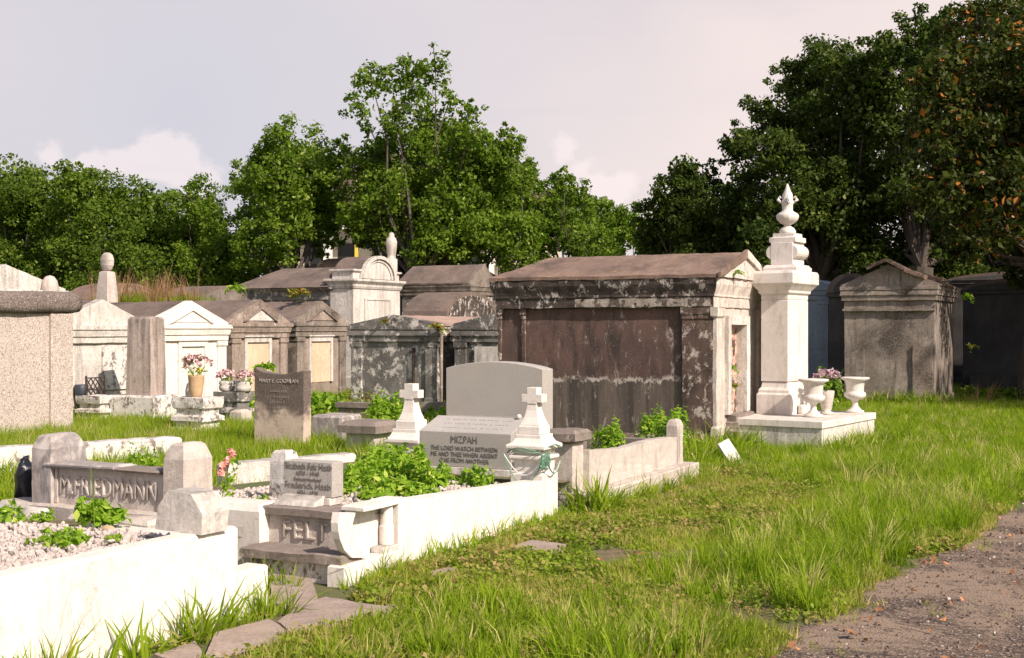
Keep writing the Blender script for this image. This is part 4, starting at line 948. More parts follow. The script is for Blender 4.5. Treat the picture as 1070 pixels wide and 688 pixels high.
# marble block, capped post, curb and rubble behind the Felt plot
pp = gp(326, 470); stack('marble_block', 'grey veined marble block between the dark headstone and the capped post', 'stone', rot_tf(pp[0], pp[1], 3), 0, .46, 0, .5, [(0, 0), (0, .43), (-.02, .46)], M['grey_marble'])
pp = gp(362, 480); Zp = dep(*pp)
t = thing('capped_post', 'short square stone post with heavy chamfered cap behind the leafy plot', 'post', (pp[0]+.2, pp[1]+.2, 0))
b = MB(rot_tf(*pp, 0)); b.rings(0, .40, 0, .4, [(0, 0), (0, .33)]); b.rough(.07, .006); b.build('shaft', M['pale_marble'], t, 0)
b = MB(rot_tf(*pp, 0)); b.rings(0, .40, 0, .4, [(.08, .331), (.08, .42), (.02, .47)]); b.rough(.07, .006); b.build('cap', M['stone_dark'], t, 0)
pp = gp(338, 476); b = MB(); b.lathe(pp[0], pp[1]-.1, [(.03, 0), (.07, .03), (.08, .08), (.05, .13), (.01, .15)], 14); tag(b.build('pebble', M['whitewash'], None, 0, smooth=True, loc=(pp[0], pp[1]-.1, 0)), 'round white stone in the grass before the marble block', 'stone')
pp = gp(408, 478); stack('broken_stone', 'broken pale marble chunk right of the capped post', 'stone', rot_tf(pp[0], pp[1]+.2, 25), -.2, .25, 0, .3, [(0, 0), (0, .3), (-.08, .4)], M['pale_marble'], rough=(.05, .02))
pa, pb = gp(318, 452), gp(386, 452)
stack('coping', 'low brown stone curb in front of the bushes by the boarded tomb', 'coping', None, pa[0], pb[0], pa[1]+.9, pa[1]+1.1, [(0, 0), (0, .33), (.03, .34), (.03, .42)], M['stone_dark'])
pa = gp(440, 446); stack('coping', 'low grey curb between the left cross and the granite headstone', 'coping', None, pa[0], pa[0]+1.6, pa[1], pa[1]+.25, [(0, 0), (0, .40)], M['grey_plaster'])

def wall_seg(name, label, p, q, h, th, mat, rough=(.1, .008), cat='coping'):
    d = Vector((q[0]-p[0], q[1]-p[1], 0)); L = d.length; ang = math.degrees(math.atan2(d.y, d.x))
    return stack(name, label, cat, rot_tf(p[0], p[1], ang), 0, L, 0, th, [(0, 0), (0, h-.02), (-.02, h)], mat, None, rough)
wall_seg('coping', 'chipped white coping running behind the engraved family wall at the left', gp(-30, 470, .35), gp(190, 457, .35), .35, .25, M['white_chip'])
wall_seg('coping', 'smooth pale coping behind the small engraved headstone', gp(238, 485, .36), gp(372, 474, .36), .36, .2, M['white_old'])
xp = onb(290, 7.15); zp_ = hh(xp, 7.15, 471); stack('chipped_post', 'chipped white painted post behind the small engraved headstone', 'post', rot_tf(xp, 7.15, -5), -.075, .075, 0, .14, [(0, .2), (0, zp_-.08), (-.01, zp_-.02), (-.03, zp_)], M['white_chip'], rough=(.035, .01))

# ================================================================ FRONT LEFT PLOT (white coping, gravel)
A0 = -4.42
t = thing('white_coping', 'big freshly whitewashed coping wall with stepped end in the near left corner', 'coping', (A0, 3, 0))
b = MB(); b.rings(A0-.15, A0, -1.0, 5.38, [(0, 0), (0, .505), (-.012, .525)]); b.rough(.25, .004); b.build('wall', M['whitewash'], t, .01)
b = MB(); b.rings(A0-.15, A0, 5.381, 5.64, [(0, 0), (0, .262), (-.01, .27)]); b.rough(.25, .003); b.build('end_step', M['whitewash'], t, .01)
me = bpy.data.meshes.new('soil'); me.from_pydata([(-9, -1, .43), (A0-.1, -1, .43), (A0-.1, 5.55, .43), (-9, 5.55, .43)], [], [(0, 1, 2, 3)]); me.materials.append(M['ground'])
tag(link_mesh('soil', me), 'pale earth under the white gravel', None, None, 'structure')
b = MB(); b.box(-5.6, A0-.151, 5.38, 5.52, 0, .44); b.rough(.2, .004); b.build('back_wall', M['whitewash'], t, .01)
k_ = 26000; P_ = np.column_stack([rng.uniform(-7.6, A0-.16, k_), rng.uniform(2.0, 5.3, k_), np.full(k_, .432)])
P_[:, 2] += .012*np.abs(rng.normal(0, 1, k_)); scatter('gravel', 'white gravel filling the near left plot', P_, grav, .28, .95, 1.5)

# engraved family wall
bM_ = 5.88
t = thing('engraved_wall', 'low marble plot wall with raised family name letters and dark cap slab', 'wall', (-5.9, bM_, 0))
xl, xr = onb(52, bM_), onb(171, bM_)
b = MB(); b.box(xl, xr, bM_, bM_+.14, .28, .70); b.rough(.08, .004); b.build('panel', M['pale_marble'], t, 0)
b = MB(); b.rings(xl-.4, xr+.05, bM_-.06, bM_+.14, [(0, .2), (0, .45), (-.015, .465)]); b.rough(.08, .006); b.build('base_molding', M['pale_marble'], t, 0)
zc = hh(-5.9, bM_, 486)
b = MB(); b.rings(xl, xl+.62*(xr-xl), bM_-.05, bM_+.16, [(-.01, .701), (0, .715), (0, zc-.01), (-.02, zc)]); b.rough(.06, .005); b.build('cap_slab', M['grey_marble'], t, 0)
b = MB(); b.rings(xl+.625*(xr-xl), xr-.01, bM_-.05, bM_+.16, [(-.01, .701), (0, .715), (0, zc-.02), (-.02, zc-.01)]); b.rough(.06, .005); b.build('cap_slab', M['stone_dark'], t, 0)
b = MB(); b.box(xl+.06, xl+.08, bM_-.012, bM_, .47, .70); b.build('panel_edge', M['pale_marble'], t, 0)
inscription('M.FRIEDMANN', .175, (onb(66, bM_)+onb(163, bM_))/2, bM_-.006, .585, M['pale_marble'], t, .008, .70, spacing=1.05, name='raised_lettering')
def post(label, px0, px1, b_, d_, ztop, mat, peak=.06):
    x0, x1 = onb(px0, b_), onb(px1, b_)
    tt = MB(); xm = (x0+x1)/2
    tt.rings(x0, x1, b_, b_+d_, [(0, .2), (0, ztop-peak), (-(x1-x0)*.18, ztop-.015), (-(x1-x0)*.3, ztop)]); tt.rough(.05, .007)
    return tag(tt.build('marble_post', mat, None, 0, loc=(xm, b_+d_/2, .2)), label, 'post', 'marble posts of the engraved wall')
post('grey veined marble post with chamfered top at the left end of the engraved wall', 33, 53, bM_-.04, .30, hh(-6.3, bM_, 455), M['grey_marble'], .09)
post('pinkish marble post with pointed top at the right end of the engraved wall', 171, 192, bM_-.04, .26, hh(-5.2, bM_, 464), M['pale_marble'], .10)
# white block on the coping
x0, x1 = onb(163, 5.05), onb(211, 5.05); zz0 = .527
t_ = MB(); t_.prism([(x0, zz0), (x1, zz0), (x1+.01, zz0+.11), (x1-.07, zz0+.205), (x0+.09, zz0+.215), (x0+.02, zz0+.12)], 'y', 5.05, ona(238, x1)); t_.rough(.05, .006, 5, .01, 2)
tag(t_.build('marble_block', M['white_old'], None, 0, loc=((x0+x1)/2, 5.1, zz0)), 'chamfered white block resting on the near whitewashed coping', 'stone')
b = MB(); b.rings(-5.9, -5.25, 5.56, 5.72, [(0, .2), (0, .44), (-.02, .47)]); b.rough(.06, .01); tag(b.build('broken_stone', M['pale_marble'], None, 0, loc=(-5.6, 5.6, .2)), 'rough pale curb stone in front of the engraved wall', 'stone')
b = MB(); b.tube([(-8.0, 5.62, .44), (-6.9, 5.58, .45), (-6.05, 5.52, .44)], .06, 12); b.rough(.1, .006); tag(b.build('curb', M['white_old'], None, 0, smooth=True, loc=(-7, 5.6, .43)), 'rounded white curb lying at the edge of the gravel', 'curb')
# black bag
pb_ = at(27, 531, 8.5); b = MB(); b.lathe(pb_.x, pb_.y, [(.06, .40), (.075, .45), (.072, .55), (.078, .60), (.072, .65), (.05, .69), (.025, .715), (.03, .73), (.01, .74)], 24); 
for v in b.bm.verts: v.co += noise.noise_vector(v.co*12)*.03+noise.noise_vector(v.co*30)*.012
tag(b.build('plastic_bag', M['black_bag'], None, 0, smooth=True, loc=(pb_.x, pb_.y, .40)), 'shiny black plastic bag standing left of the veined marble post', 'bag')
# terracotta shard
pt_ = gp(113, 556, .44); b = MB(); b.lathe(pt_[0], pt_[1], [(.05, .44), (.055, .46), (.03, .475), (.005, .478)], 12, sq=.5); tag(b.build('clay_shard', M['terracotta'], None, 0, smooth=True, loc=(pt_[0], pt_[1], .44)), 'orange clay shard on the gravel by the weeds', 'shard')

# side bed next to the engraved wall and base behind
b = MB(); b.rings(-5.05, A0+.0, 5.66, 6.34, [(0, 0), (0, .30)]); 
me = bpy.data.meshes.new('soil'); me.from_pydata([(-6.6, 6.9, .385), (A0-.05, 6.9, .385), (A0-.05, 9.5, .27), (-6.6, 9.5, .27)], [], [(0, 1, 2, 3)]); me.materials.append(M['ground']); b.bm.free()
tag(link_mesh('soil', me), 'earth filling the leafy plot', None, None, 'structure')

# ================================================================ ENGRAVED SMALL PLOT (FELT)
bF = 6.62
xl, xr = onb(281, bF), onb(357, bF)
zl = .43
t = thing('engraved_step', 'stained marble riser with raised letters above a rough grey entrance step', 'step', ((xl+xr)/2, bF, 0))
b = MB(); b.box(xl, xr+.05, bF, bF+.2, 0, zl-.05); b.rough(.06, .004); b.build('riser', M['pale_marble'], t, 0)
b = MB(); b.rings(xl-.04, xr+.01, bF-.04, bF+.3, [(0, zl-.049), (0, zl-.005), (-.01, zl)]); b.rough(.05, .006); b.build('ledge', M['stone_dark'], t, 0)
xs0 = onb(251, 6.38)
b = MB(); b.rings(xs0, A0-.02, 6.38, bF-.001, [(0, .13), (0, .182), (-.012, .19)]); b.rough(.04, .010, 6); b.build('tread', M['stone_dark'], t, 0)
b = MB(); b.rings(xs0+.06, A0-.08, 6.42, bF-.002, [(0, 0), (0, .129)]); b.rough(.08, .006); b.build('tread_base', M['white_chip'], t, 0)
inscription('FELT', .165, onb(320, bF)+.0, bF-.008, hh(-5, bF, 554), M['pale_marble'], t, .009, 1.05, spacing=1.08, name='raised_lettering')
b = MB(); b.rings(xl-.62, xl-.001, bF-.10, bF+.18, [(0, 0), (0, .40), (-.03, .44)]); b.rough(.15, .006)
tag(b.build('white_pier', M['whitewash'], None, 0, loc=(xl-.3, bF, 0)), 'rounded whitewashed pier left of the engraved riser', 'pier')
# leafy plot coping: the wall falls gently away from the step
tc_ = thing('white_coping', 'whitewashed coping with scrolled niche end around the leafy middle plot', 'coping', (A0, 8, 0))
yA = ona(417, A0); yB = ona(355, A0)
b = MB(); b.prism([(yA, 0), (9.25, 0), (9.25, .35), (yA, .45)], 'x', A0-.17, A0); b.rough(.2, .004); b.build('wall', M['whitewash'], tc_, .008)
b = MB(); b.rings(A0-.17, A0-.11, 6.64, yA-.001, [(0, .0), (0, .44)]); b.rough(.1, .003); b.build('niche_back', M['whitewash'], tc_, 0)
b = MB(); b.rings(A0-.17, A0+.0, 6.60, yA+.1, [(0, .441), (0, .462), (-.01, .47)]); b.rough(.08, .004); b.build('niche_cap', M['whitewash'], tc_, 0)
yz = lambda px, py: (ona(px, A0), hh(A0, ona(px, A0), py))
L_ = [yz(*q_) for q_ in ((355, 536), (353.4, 547), (354, 556), (355.6, 564), (360, 575), (368, 583))]
R_ = [yz(*q_) for q_ in ((372, 536), (369, 547), (368, 556), (370, 566), (375, 575), (384, 583))]
b = MB()
for i in range(5): b.prism([L_[i], R_[i], R_[i+1], L_[i+1]], 'x', A0-.055, A0-.002)
bmesh.ops.remove_doubles(b.bm, verts=b.bm.verts[:], dist=.0005); b.build('scroll_fin', M['whitewash'], tc_, 0)
b = MB(); b.rings(A0-.105, A0+.015, yB+.02, yA-.002, [(0, 0), (0, .125), (-.01, .135)]); b.rough(.08, .004); b.build('niche_floor', M['whitewash'], tc_, 0)
yc = ona(404, A0-.06)
b = MB(); b.lathe(A0-.06, yc, [(.048, .176), (.048, .30), (.042, .305), (.042, .440)], 24); b.build('stub_column', M['whitewash'], tc_, .003)
b = MB(); b.box(A0-.10, A0-.001, yc-.13, yc+.06, .136, .175); b.build('stub_base', M['white_old'], tc_, .004)

# small headstone with names
bh = 6.78; xh0, xh1 = onb(297, bh), onb(347, bh); zh0, zh1 = hh(xh0, bh, 517), hh(xh0, bh, 481)
t = thing('headstone', 'small grey granite headstone lettered with two names on a white wedge base', 'headstone', ((xh0+xh1)/2, bh, .4))
b = MB(); b.box(xh0, xh1, bh, bh+.13, zh0, zh1); b.build('tablet', M['granite'], t, .004)
b = MB(); b.prism([(bh-.12, zl+.001), (bh-.10, zl+.03), (bh-.002, zh0-.001+.012), (bh+.14, zh0+.0), (bh+.14, zl+.001)], 'x', xh0-.0, xh1-.06); b.build('wedge_base', M['white_old'], t, .005)
b = MB(); b.box(xh1-.058, xh1-.01, bh-.01, bh+.13, zl+.001, zh0-.001); b.build('foot', M['white_old'], t, .004)
xm = (xh0+xh1)/2; hb_ = zh1-zh0
for (s_, fr, sz, xs) in (('Elizabeth Felt Haab', .86, .064, .86), ('1878 - 1948', .66, .042, 1), ('Beloved Husband', .49, .034, 1), ('Frederick Haab', .31, .066, 1.0), ('1876 - 1928', .11, .038, 1)):
    inscription(s_, sz*.93, xm, bh-.003, zh0+hb_*fr, M['letter'], t, .002, xs)

# slab at left end of the leafy plot with shard
pp = gp(232, 545, .33)

# ================================================================ GRANITE PAIR (MIZPAH)
by = 9.9
x0, x1 = onb(438, by), onb(534, by); z0, zf = .34, hh(x0, by, 450)
t = thing('slant_marker', 'grey granite slant marker lettered with a blessing, on a pale base in the leafy plot', 'headstone', ((x0+x1)/2, by+.3, .2))
yb = ona(552, x1); zr = hh((x0+x1)/2, yb, 435.5)
b = MB(); b.prism([(by, z0), (by, zf), (yb, zr), (yb, z0)], 'x', x0, x1); b.build('marker_block', M['granite'], t, .005)
b = MB(); b.rings(x0, x1, by, yb, [(.03, .1), (.03, z0-.001)]); b.build('base', M['white_old'], t, .006)
xm = (x0+x1)/2; ww = x1-x0
inscription('MIZPAH', .092, xm, by-.003, zf-.068, M['letter'], t, .002, .86)
for i, s_ in enumerate(('THE LORD WATCH BETWEEN', 'ME AND THEE WHEN ABSENT', 'ONE FROM ANOTHER')): inscription(s_, .056, xm, by-.003, zf-.148-.055*i, M['letter'], t, .002, .92)
ang = math.degrees(math.atan2(zr-zf, yb-by)); 
for i in range(3):
    f_ = .74-.26*i; yy = by+(yb-by)*f_; zz_ = zf+(zr-zf)*f_+.001; b = MB(); xx = xm-.34+.03*i
    while xx < xm+.36:
        wd_ = random.uniform(.012, .03); dy = .02*random.uniform(.6, 1.2); sl_ = (zr-zf)/(yb-by)
        b.hull([(xx, yy, zz_), (xx+wd_, yy, zz_), (xx+wd_*.8, yy+dy, zz_+dy*sl_), (xx, yy+dy, zz_+dy*sl_)], [(0, 1, 2, 3)]); xx += wd_+random.choice((.008, .01, .03))
    b.build('worn_line', M['letter_faint'], t, 0)
b = MB(); pw = (x1-.08, yb-.03); b.lathe(pw[0], pw[1], [(.012, zr-.005), (.025, zr+.008), (.02, zr+.03), (.004, zr+.036)], 10); tag(b.build('pebble', M['whitewash'], None, 0, smooth=True, loc=(pw[0], pw[1], zr)), 'white pebble left on the back edge of the slant marker', 'stone')
by2 = 11.0
x0, x1 = onb(466, by2), onb(567, by2); ze, zp = hh(x0, by2, 383.5), hh(x0, by2, 377.5)
t = thing('headstone', 'wide grey granite headstone with gently arched top behind the slant marker', 'headstone', ((x0+x1)/2, by2, 0))
n_ = 14; poly = [(x0, .22), (x1, .22)]+[(x1-(x1-x0)*i/n_, ze-.012+(zp-ze+.012)*math.sin(math.pi*i/n_)**.8) for i in range(n_+1)]
b = MB(); b.prism(poly, 'y', by2, by2+.24); b.build('slab', M['granite'], t, .006)
b = MB(); b.rings(x0, x1, by2, by2+.24, [(.08, 0), (.08, .219)]); b.build('base', M['granite_pale'], t, .006)
b = MB(); b.box(x0+.02, x1-.02, by2-.003, by2+.0, .72, .728); b.build('polish_line', M['granite_pale'], t, 0)

# ================================================================ CROSS PEDESTALS
def cross_pedestal(label, cx, cy, zb_, zt2, sc_=1.0):
    t = thing('cross_pedestal', label, 'cross', (cx, cy, zb_), 'white crosses on pedestals at the plot corners')
    T = lambda d: zt2-d*sc_
    h = .14*sc_; b = MB(rot_tf(cx, cy, 0))
    b.rings(-h, h, -h, h, [(.01, zb_), (.01, T(.72)), (-.01, T(.70)), (-.01, T(.61)), (.02, T(.59)), (.02, T(.565)), (-.01, T(.55)), (.0, T(.52)), (.04, T(.505)), (.04, T(.475)), (.0, T(.455)), (-.02, T(.42)), (-.02, T(.39))])
    b.build('pedestal', M['whitewash'], t, .006)
    b = MB(rot_tf(cx, cy, 0)); q = .10*sc_; b.rings(-q, q, -q, q, [(0, T(.389)), (0, T(.325)), (-.008, T(.315))]); b.build('cross_foot', M['whitewash'], t, .005)
    s_ = .045*sc_; am = .095*sc_
    b = MB(rot_tf(cx, cy, 0))
    b.rings(-s_, s_, -s_, s_, [(.045, T(.314)), (.02, T(.25)), (.006, T(.19)), (.0, T(.14))]); b.build('cross_stem', M['whitewash'], t, .004)
    b = MB(rot_tf(cx, cy, 0)); b.prism([(-s_, T(.139)), (s_, T(.139)), (s_, T(.125)), (am, T(.125)), (am, T(.055)), (s_, T(.055)), (s_, T(0)), (-s_, T(0)), (-s_, T(.055)), (-am, T(.055)), (-am, T(.125)), (-s_, T(.125))], 'y', -.05*sc_, .05*sc_)
    b.build('cross', M['whitewash'], t, .004)
    return t
cr = (-4.58, 9.40)
cross_pedestal('white cross on pedestal wound with green beads, right of the slant marker', cr[0], cr[1], .0, 1.11)
cross_pedestal('plain white cross on pedestal left of the slant marker', onb(430, 10.7), 10.7, .2, hh(onb(430, 10.7), 10.7, 401), 1.15)
# beads draped on the right cross
b = MB(); pts = []
for i in range(60):
    u = i/59; a = u*6.28*1.6-2.2; r_ = .215+.015*math.sin(u*23); pts.append((cr[0]+r_*math.cos(a)*1.0, cr[1]+r_*math.sin(a), .60-.03*math.sin(u*9)+.05*math.cos(a)+.02*math.sin(u*40)))
t = thing('bead_string', 'tangle of green and white beads wound around the right cross pedestal', 'beads', (cr[0], cr[1], .55))
b.tube(pts, .005, 6); b.build('green_strand', M['cord_green'], t, 0)
for nm, mt, ph in (('white_strand', 'cord_white', 0), ('loose_strand', 'cord_green', 1)):
    b = MB(); pts = [(cr[0]-.19, cr[1]-.19, .56)]
    for i in range(1, 14):
        u = i/14; pts.append((cr[0]-.19+.38*u, cr[1]-.19-.01*ph, .56-(.17+.06*ph)*math.sin(math.pi*u)-.02*ph))
    pts.append((cr[0]+.19, cr[1]-.185, .55))
    for i in range(1, 8): u = i/8; pts.append((cr[0]+.19+.005*ph, cr[1]-.18+.33*u, .55-.15*math.sin(math.pi*u)))
    b.tube(pts, .005, 5); b.build(nm, M[mt], t, 0)
b = MB(); pts = []
for i in range(120):
    u = i/119; pts.append((cr[0]+.165+random.uniform(-.004, .012), cr[1]-.14+.10*math.sin(i*1.3), .57-.20*u+.02*math.sin(i*2.1)))
b.tube(pts[:70], .0045, 5); b.build('tangle', M['cord_green'], t, 0)

# ================================================================ MARBLE SLAB PLOT ON THE RIGHT
t = thing('capped_post', 'brown-grey square post with rough cap right of the beaded cross', 'post', (-4.7, 10.0, 0))
b = MB(rot_tf(-4.56, 9.98, 0)); b.rings(-.12, .12, -.12, .12, [(.01, 0), (0, .2), (0, .60)]); b.rough(.06, .006); b.build('shaft', M['pale_marble'], t, 0)
b = MB(rot_tf(-4.56, 9.98, 0)); b.rings(-.12, .12, -.12, .12, [(.0, .601), (.055, .625), (.055, .69), (.03, .715)]); b.rough(.05, .008); b.build('cap', M['stone_dark'], t, 0)
t = thing('marble_slab_wall', 'curved-top grey marble slab wall on a stone curb running toward the long tomb', 'wall', (-4.4, 11.3, 0))
ya_, yb_ = 10.1, 12.40
def tp(u): return .53-.06*u+.0-.035*math.sin(min(1, u*1.0)*math.pi)+( .035*math.sin(max(0, (u-.35)/.65)*math.pi))
poly = [(ya_, .18), (yb_, .18)]+[(yb_-(yb_-ya_)*i/16, tp(1-i/16)) for i in range(17)]
b = MB(); b.prism(poly, 'x', -4.48, -4.38); b.rough(.1, .006); b.build('slab', M['grey_marble_pale'] if 'grey_marble_pale' in M else M['pale_marble'], t, 0)
b = MB(); b.rings(-4.56, -4.25, 9.85, 12.75, [(0, 0), (0, .165), (-.01, .178)]); b.rough(.1, .008); b.build('curb', M['pale_marble'], t, 0)
stack('marble_post', 'narrow upright marble post at the far end of the slab wall', 'post', None, -4.50, -4.38, 12.42, 12.60, [(0, .179), (0, .58), (-.015, .63), (-.04, .65)], M['pale_marble'], None, (.05, .006))
me = bpy.data.meshes.new('soil'); me.from_pydata([(-7.2, 9.7, .28), (-4.45, 9.7, .28), (-4.45, 12.7, .28), (-7.2, 12.7, .28)], [], [(0, 1, 2, 3)]); me.materials.append(M['ground'])
tag(link_mesh('soil', me), 'earth of the marble slab plot', None, None, 'structure')
stack('coping', 'flat dark rear curb of the marble slab plot under the long tomb', 'coping', None, -7.2, -4.6, 12.72, 12.9, [(0, 0), (0, .40)], M['stone_dark'])
pp = at(598, 436, 11.6); stack('broken_stone', 'small rounded stone on the rear of the capped post', 'stone', rot_tf(pp.x, pp.y, 10), -.12, .1, 0, .15, [(0, .4), (0, .64), (-.05, .67)], M['stone_dark'])
# leaning broken white slab
pl = gp(762, 488); b = MB(rot_tf(pl[0]-.05, pl[1]+.45, 30, (-25, -28))); b.rings(-.075, .075, -.03, .03, [(0, -.06), (0, .30)]); b.rough(.06, .003)
tag(b.build('marble_fragment', M['whitewash'], None, 0, loc=(pl[0], pl[1]+.45, 0)), 'clean white marble fragment leaning in the grass by the long tomb corner', 'stone')

# ================================================================ PAVING SLABS
def paver(label, corners, h=.03):
    P0 = [gp(*c_) for c_ in corners]; b = MB(); b.prism([(p[0], p[1]) for p in P0], 'z', .0, h); b.rough(.07, .008, 6)
    cx_ = sum(p[0] for p in P0)/len(P0); cy_ = sum(p[1] for p in P0)/len(P0)
    r1 = max(abs(p[0]-cx_) for p in P0); r2 = max(abs(p[1]-cy_) for p in P0); SLABS.append((cx_, cy_, r1*1.15, r2*1.05))
    return tag(b.build('paving_slab', M['paver'], None, 0, loc=(cx_, cy_, 0)), label, 'paving', 'stone slabs sunk in the grass')
paver('paving slab directly right of the near stepped coping end', [(283, 606), (322, 603), (332, 628), (298, 638), (283, 636)])
paver('largest pointed paving slab in the near grass', [(316, 636), (340, 629), (408, 640), (372, 650), (300, 663), (290, 655)])
paver('nearest paving slab at the foot of the white wall', [(225, 668), (282, 652), (300, 665), (262, 684), (215, 688)])
paver('half buried slab at the bottom edge left of the nearest one', [(160, 690), (205, 676), (212, 690), (190, 700)])
paver('flat slab in the grass before the beaded cross', [(528, 578), (556, 568), (592, 573), (575, 581)])
paver('small brown slab in the grass before the leafy plot', [(442, 604), (470, 596), (484, 601), (468, 607)])
paver('thin slab edge half covered by turf left of the brown one', [(395, 640), (412, 634), (414, 642), (402, 646)], .02)

# ================================================================ GRASS
def rect_pts(k, x0, x1, y0, y1): return np.column_stack([rng.uniform(x0, x1, k), rng.uniform(y0, y1, k), np.zeros(k)])
def lawn_mask(P_, soft=.0):
    e = np.array([float(path_edge(y)) + wob(y)*.6 for y in P_[:, 1]])
    return blockers(P_) & (P_[:, 0] < e+soft)
def nfield(P_, s, seed): return np.array([noise.noise(Vector((p[0]*s+seed, p[1]*s, seed))) for p in P_])
# ground cover: short turf and clover near the camera, thinning where the soil shows
P_ = rect_pts(26000, A0, -1.0, 4.6, 13.5); P_ = P_[lawn_mask(P_, .06)]; f_ = nfield(P_, 1.3, 3.1)
keep = rng.random(len(P_)) < np.clip(.44+2.5*f_, .02, 1); scatter('turf', 'short green and straw turf covering the near lawn', P_[keep], lawn, .45, 1.0, .35)
P_ = rect_pts(15000, A0, -1.0, 4.6, 14); P_ = P_[lawn_mask(P_, .0)]; f_ = nfield(P_, .9, 8.1)
keep = rng.random(len(P_)) < np.clip(.45+2.4*f_, .03, 1); scatter('clover', 'low broad-leaved ground cover mixed into the near lawn', P_[keep], clov, .6, 1.4, .3)
P_ = rect_pts(23000, -12, -.6, 13, 36); P_ = P_[lawn_mask(P_)]
scatter('far_turf', 'sunlit turf of the far lawn before the right tomb', P_, lush, .35, .85, .35)
P_ = rect_pts(9000, A0, -1.05, 4.8, 16); P_ = P_[lawn_mask(P_, -.15)]; f_ = nfield(P_, .75, 5.5)+.34*np.clip((P_[:, 0]+2.9)/1.1, -1, 1)
keep = rng.random(len(P_)) < np.clip(-.12+1.3*f_, .0, .8); P2 = P_[keep]
scatter('long_grass', 'long arching grass in the middle and right of the lawn', P2, lush, .35, .95, .4)
P_ = rect_pts(900, A0, -1.1, 5.0, 15); P_ = P_[lawn_mask(P_, -.15)]; f_ = nfield(P_, .6, 15.5)+.34*np.clip((P_[:, 0]+2.9)/1.1, -1, 1)
P2 = P_[rng.random(len(P_)) < np.clip(-.02+1.4*f_, 0, 1)]; P2 = np.vstack([P2, P2+np.array([.12, .1, 0]), [[*gp(848, 640), 0], [*gp(842, 630), 0], [*gp(700, 668), 0], [*gp(672, 662), 0], [*gp(905, 560), 0], [*gp(820, 585), 0], [*gp(870, 560), 0]]])
scatter('tall_grass', 'tall fine grass tufts standing above the lawn', P2, tall, .5, 1.1, .2)
# fringes at the foot of walls and posts
def fringe(p, q, k, spread, coll, a_, b_, name, lab):
    u = rng.random(k)[:, None]; P = np.array([[*p, 0]])*(1-u)+np.array([[*q, 0]])*u; P = P+np.column_stack([rng.normal(0, spread, k), rng.normal(0, spread, k), np.zeros(k)]); P[:, 2] = 0
    scatter(name, lab, P, coll, a_, b_, .35)
fringe((A0+.07, 3.6), (A0+.08, 5.7), 42, .05, wide, .6, 1.2, 'wall_grass', 'grass blades sprouting at the foot of the big whitewashed wall')
fringe((A0+.06, 6.3), (A0+.06, 9.6), 90, .05, wide, .3, .8, 'wall_grass', 'grass blades at the foot of the leafy plot coping')
fringe((-4.22, 9.9), (-4.15, 12.9), 90, .06, wide, .4, .95, 'wall_grass', 'grass along the curb of the marble slab wall')
fringe((-4.3, 9.6), (-4.2, 9.95), 14, .05, wide, .9, 1.7, 'wall_grass', 'tall grass clump between the beaded cross and capped post')
fringe((-5.0, 13.0), (-4.7, 18.4), 260, .16, wide, .7, 1.5, 'wall_grass', 'grass against the foot of the large long tomb and platform')
fringe((-3.7, 16.0), (-3.1, 18.6), 120, .12, wide, .6, 1.1, 'wall_grass', 'grass at the monument platform base')
fringe((-6.1, 26.9), (-3.7, 26.9), 160, .12, wide, .6, 1.5, 'wall_grass', 'grass along the foot of the lone grey tomb')
fringe((-5.35, 6.16), (-4.6, 6.18), 22, .05, wide, .3, .7, 'wall_grass', 'grass sprouting before the engraved entrance step')
# grass fields between the tombs on the left
P_ = rect_pts(30000, -24, -6.2, 6.2, 24); m_ = ((P_[:, 1] > 10.2) | (P_[:, 0] < -6.75)) & ~((P_[:, 0] > -8.5) & (P_[:, 1] > 15.2)); 
scatter('plot_grass', 'lush bright grass growing between the copings and tombs on the left', P_[m_], lush, .6, 1.45, .3)
P_ = rect_pts(1600, -14, -9.2, 10.5, 15); scatter('plot_grass', 'long grass around the dark headstone', P_, tall, .4, 1.0, .25)
# strewn leaves, twigs and loose bits on the path edge
P_ = rect_pts(1500, A0+.1, 1.5, 4.6, 14); P_ = P_[blockers(P_)]; P_[:, 2] = .02; scatter('litter', 'fallen brown leaves strewn over lawn and path', P_[:420], litc, .5, 1.1, .3)
P_ = rect_pts(5200, -2.0, 1.8, 4.8, 15); P_ = P_[P_[:, 0] > np.array([float(path_edge(y)) for y in P_[:, 1]])-.1]; P_[:, 2] = .006; scatter('path_grit', 'loose grit and crumbs on the old asphalt path', P_, gritc, .5, 1.3, .8)
P_ = rect_pts(700, -2.1, 1.8, 4.8, 14); f_ = nfield(P_, 1.1, 31); e_ = np.array([float(path_edge(y)) for y in P_[:, 1]])
P_ = P_[(f_ > .22) & (P_[:, 0] > e_)]; scatter('path_turf', 'small turf islands on the asphalt path', P_, lawn, .4, .8, .3)

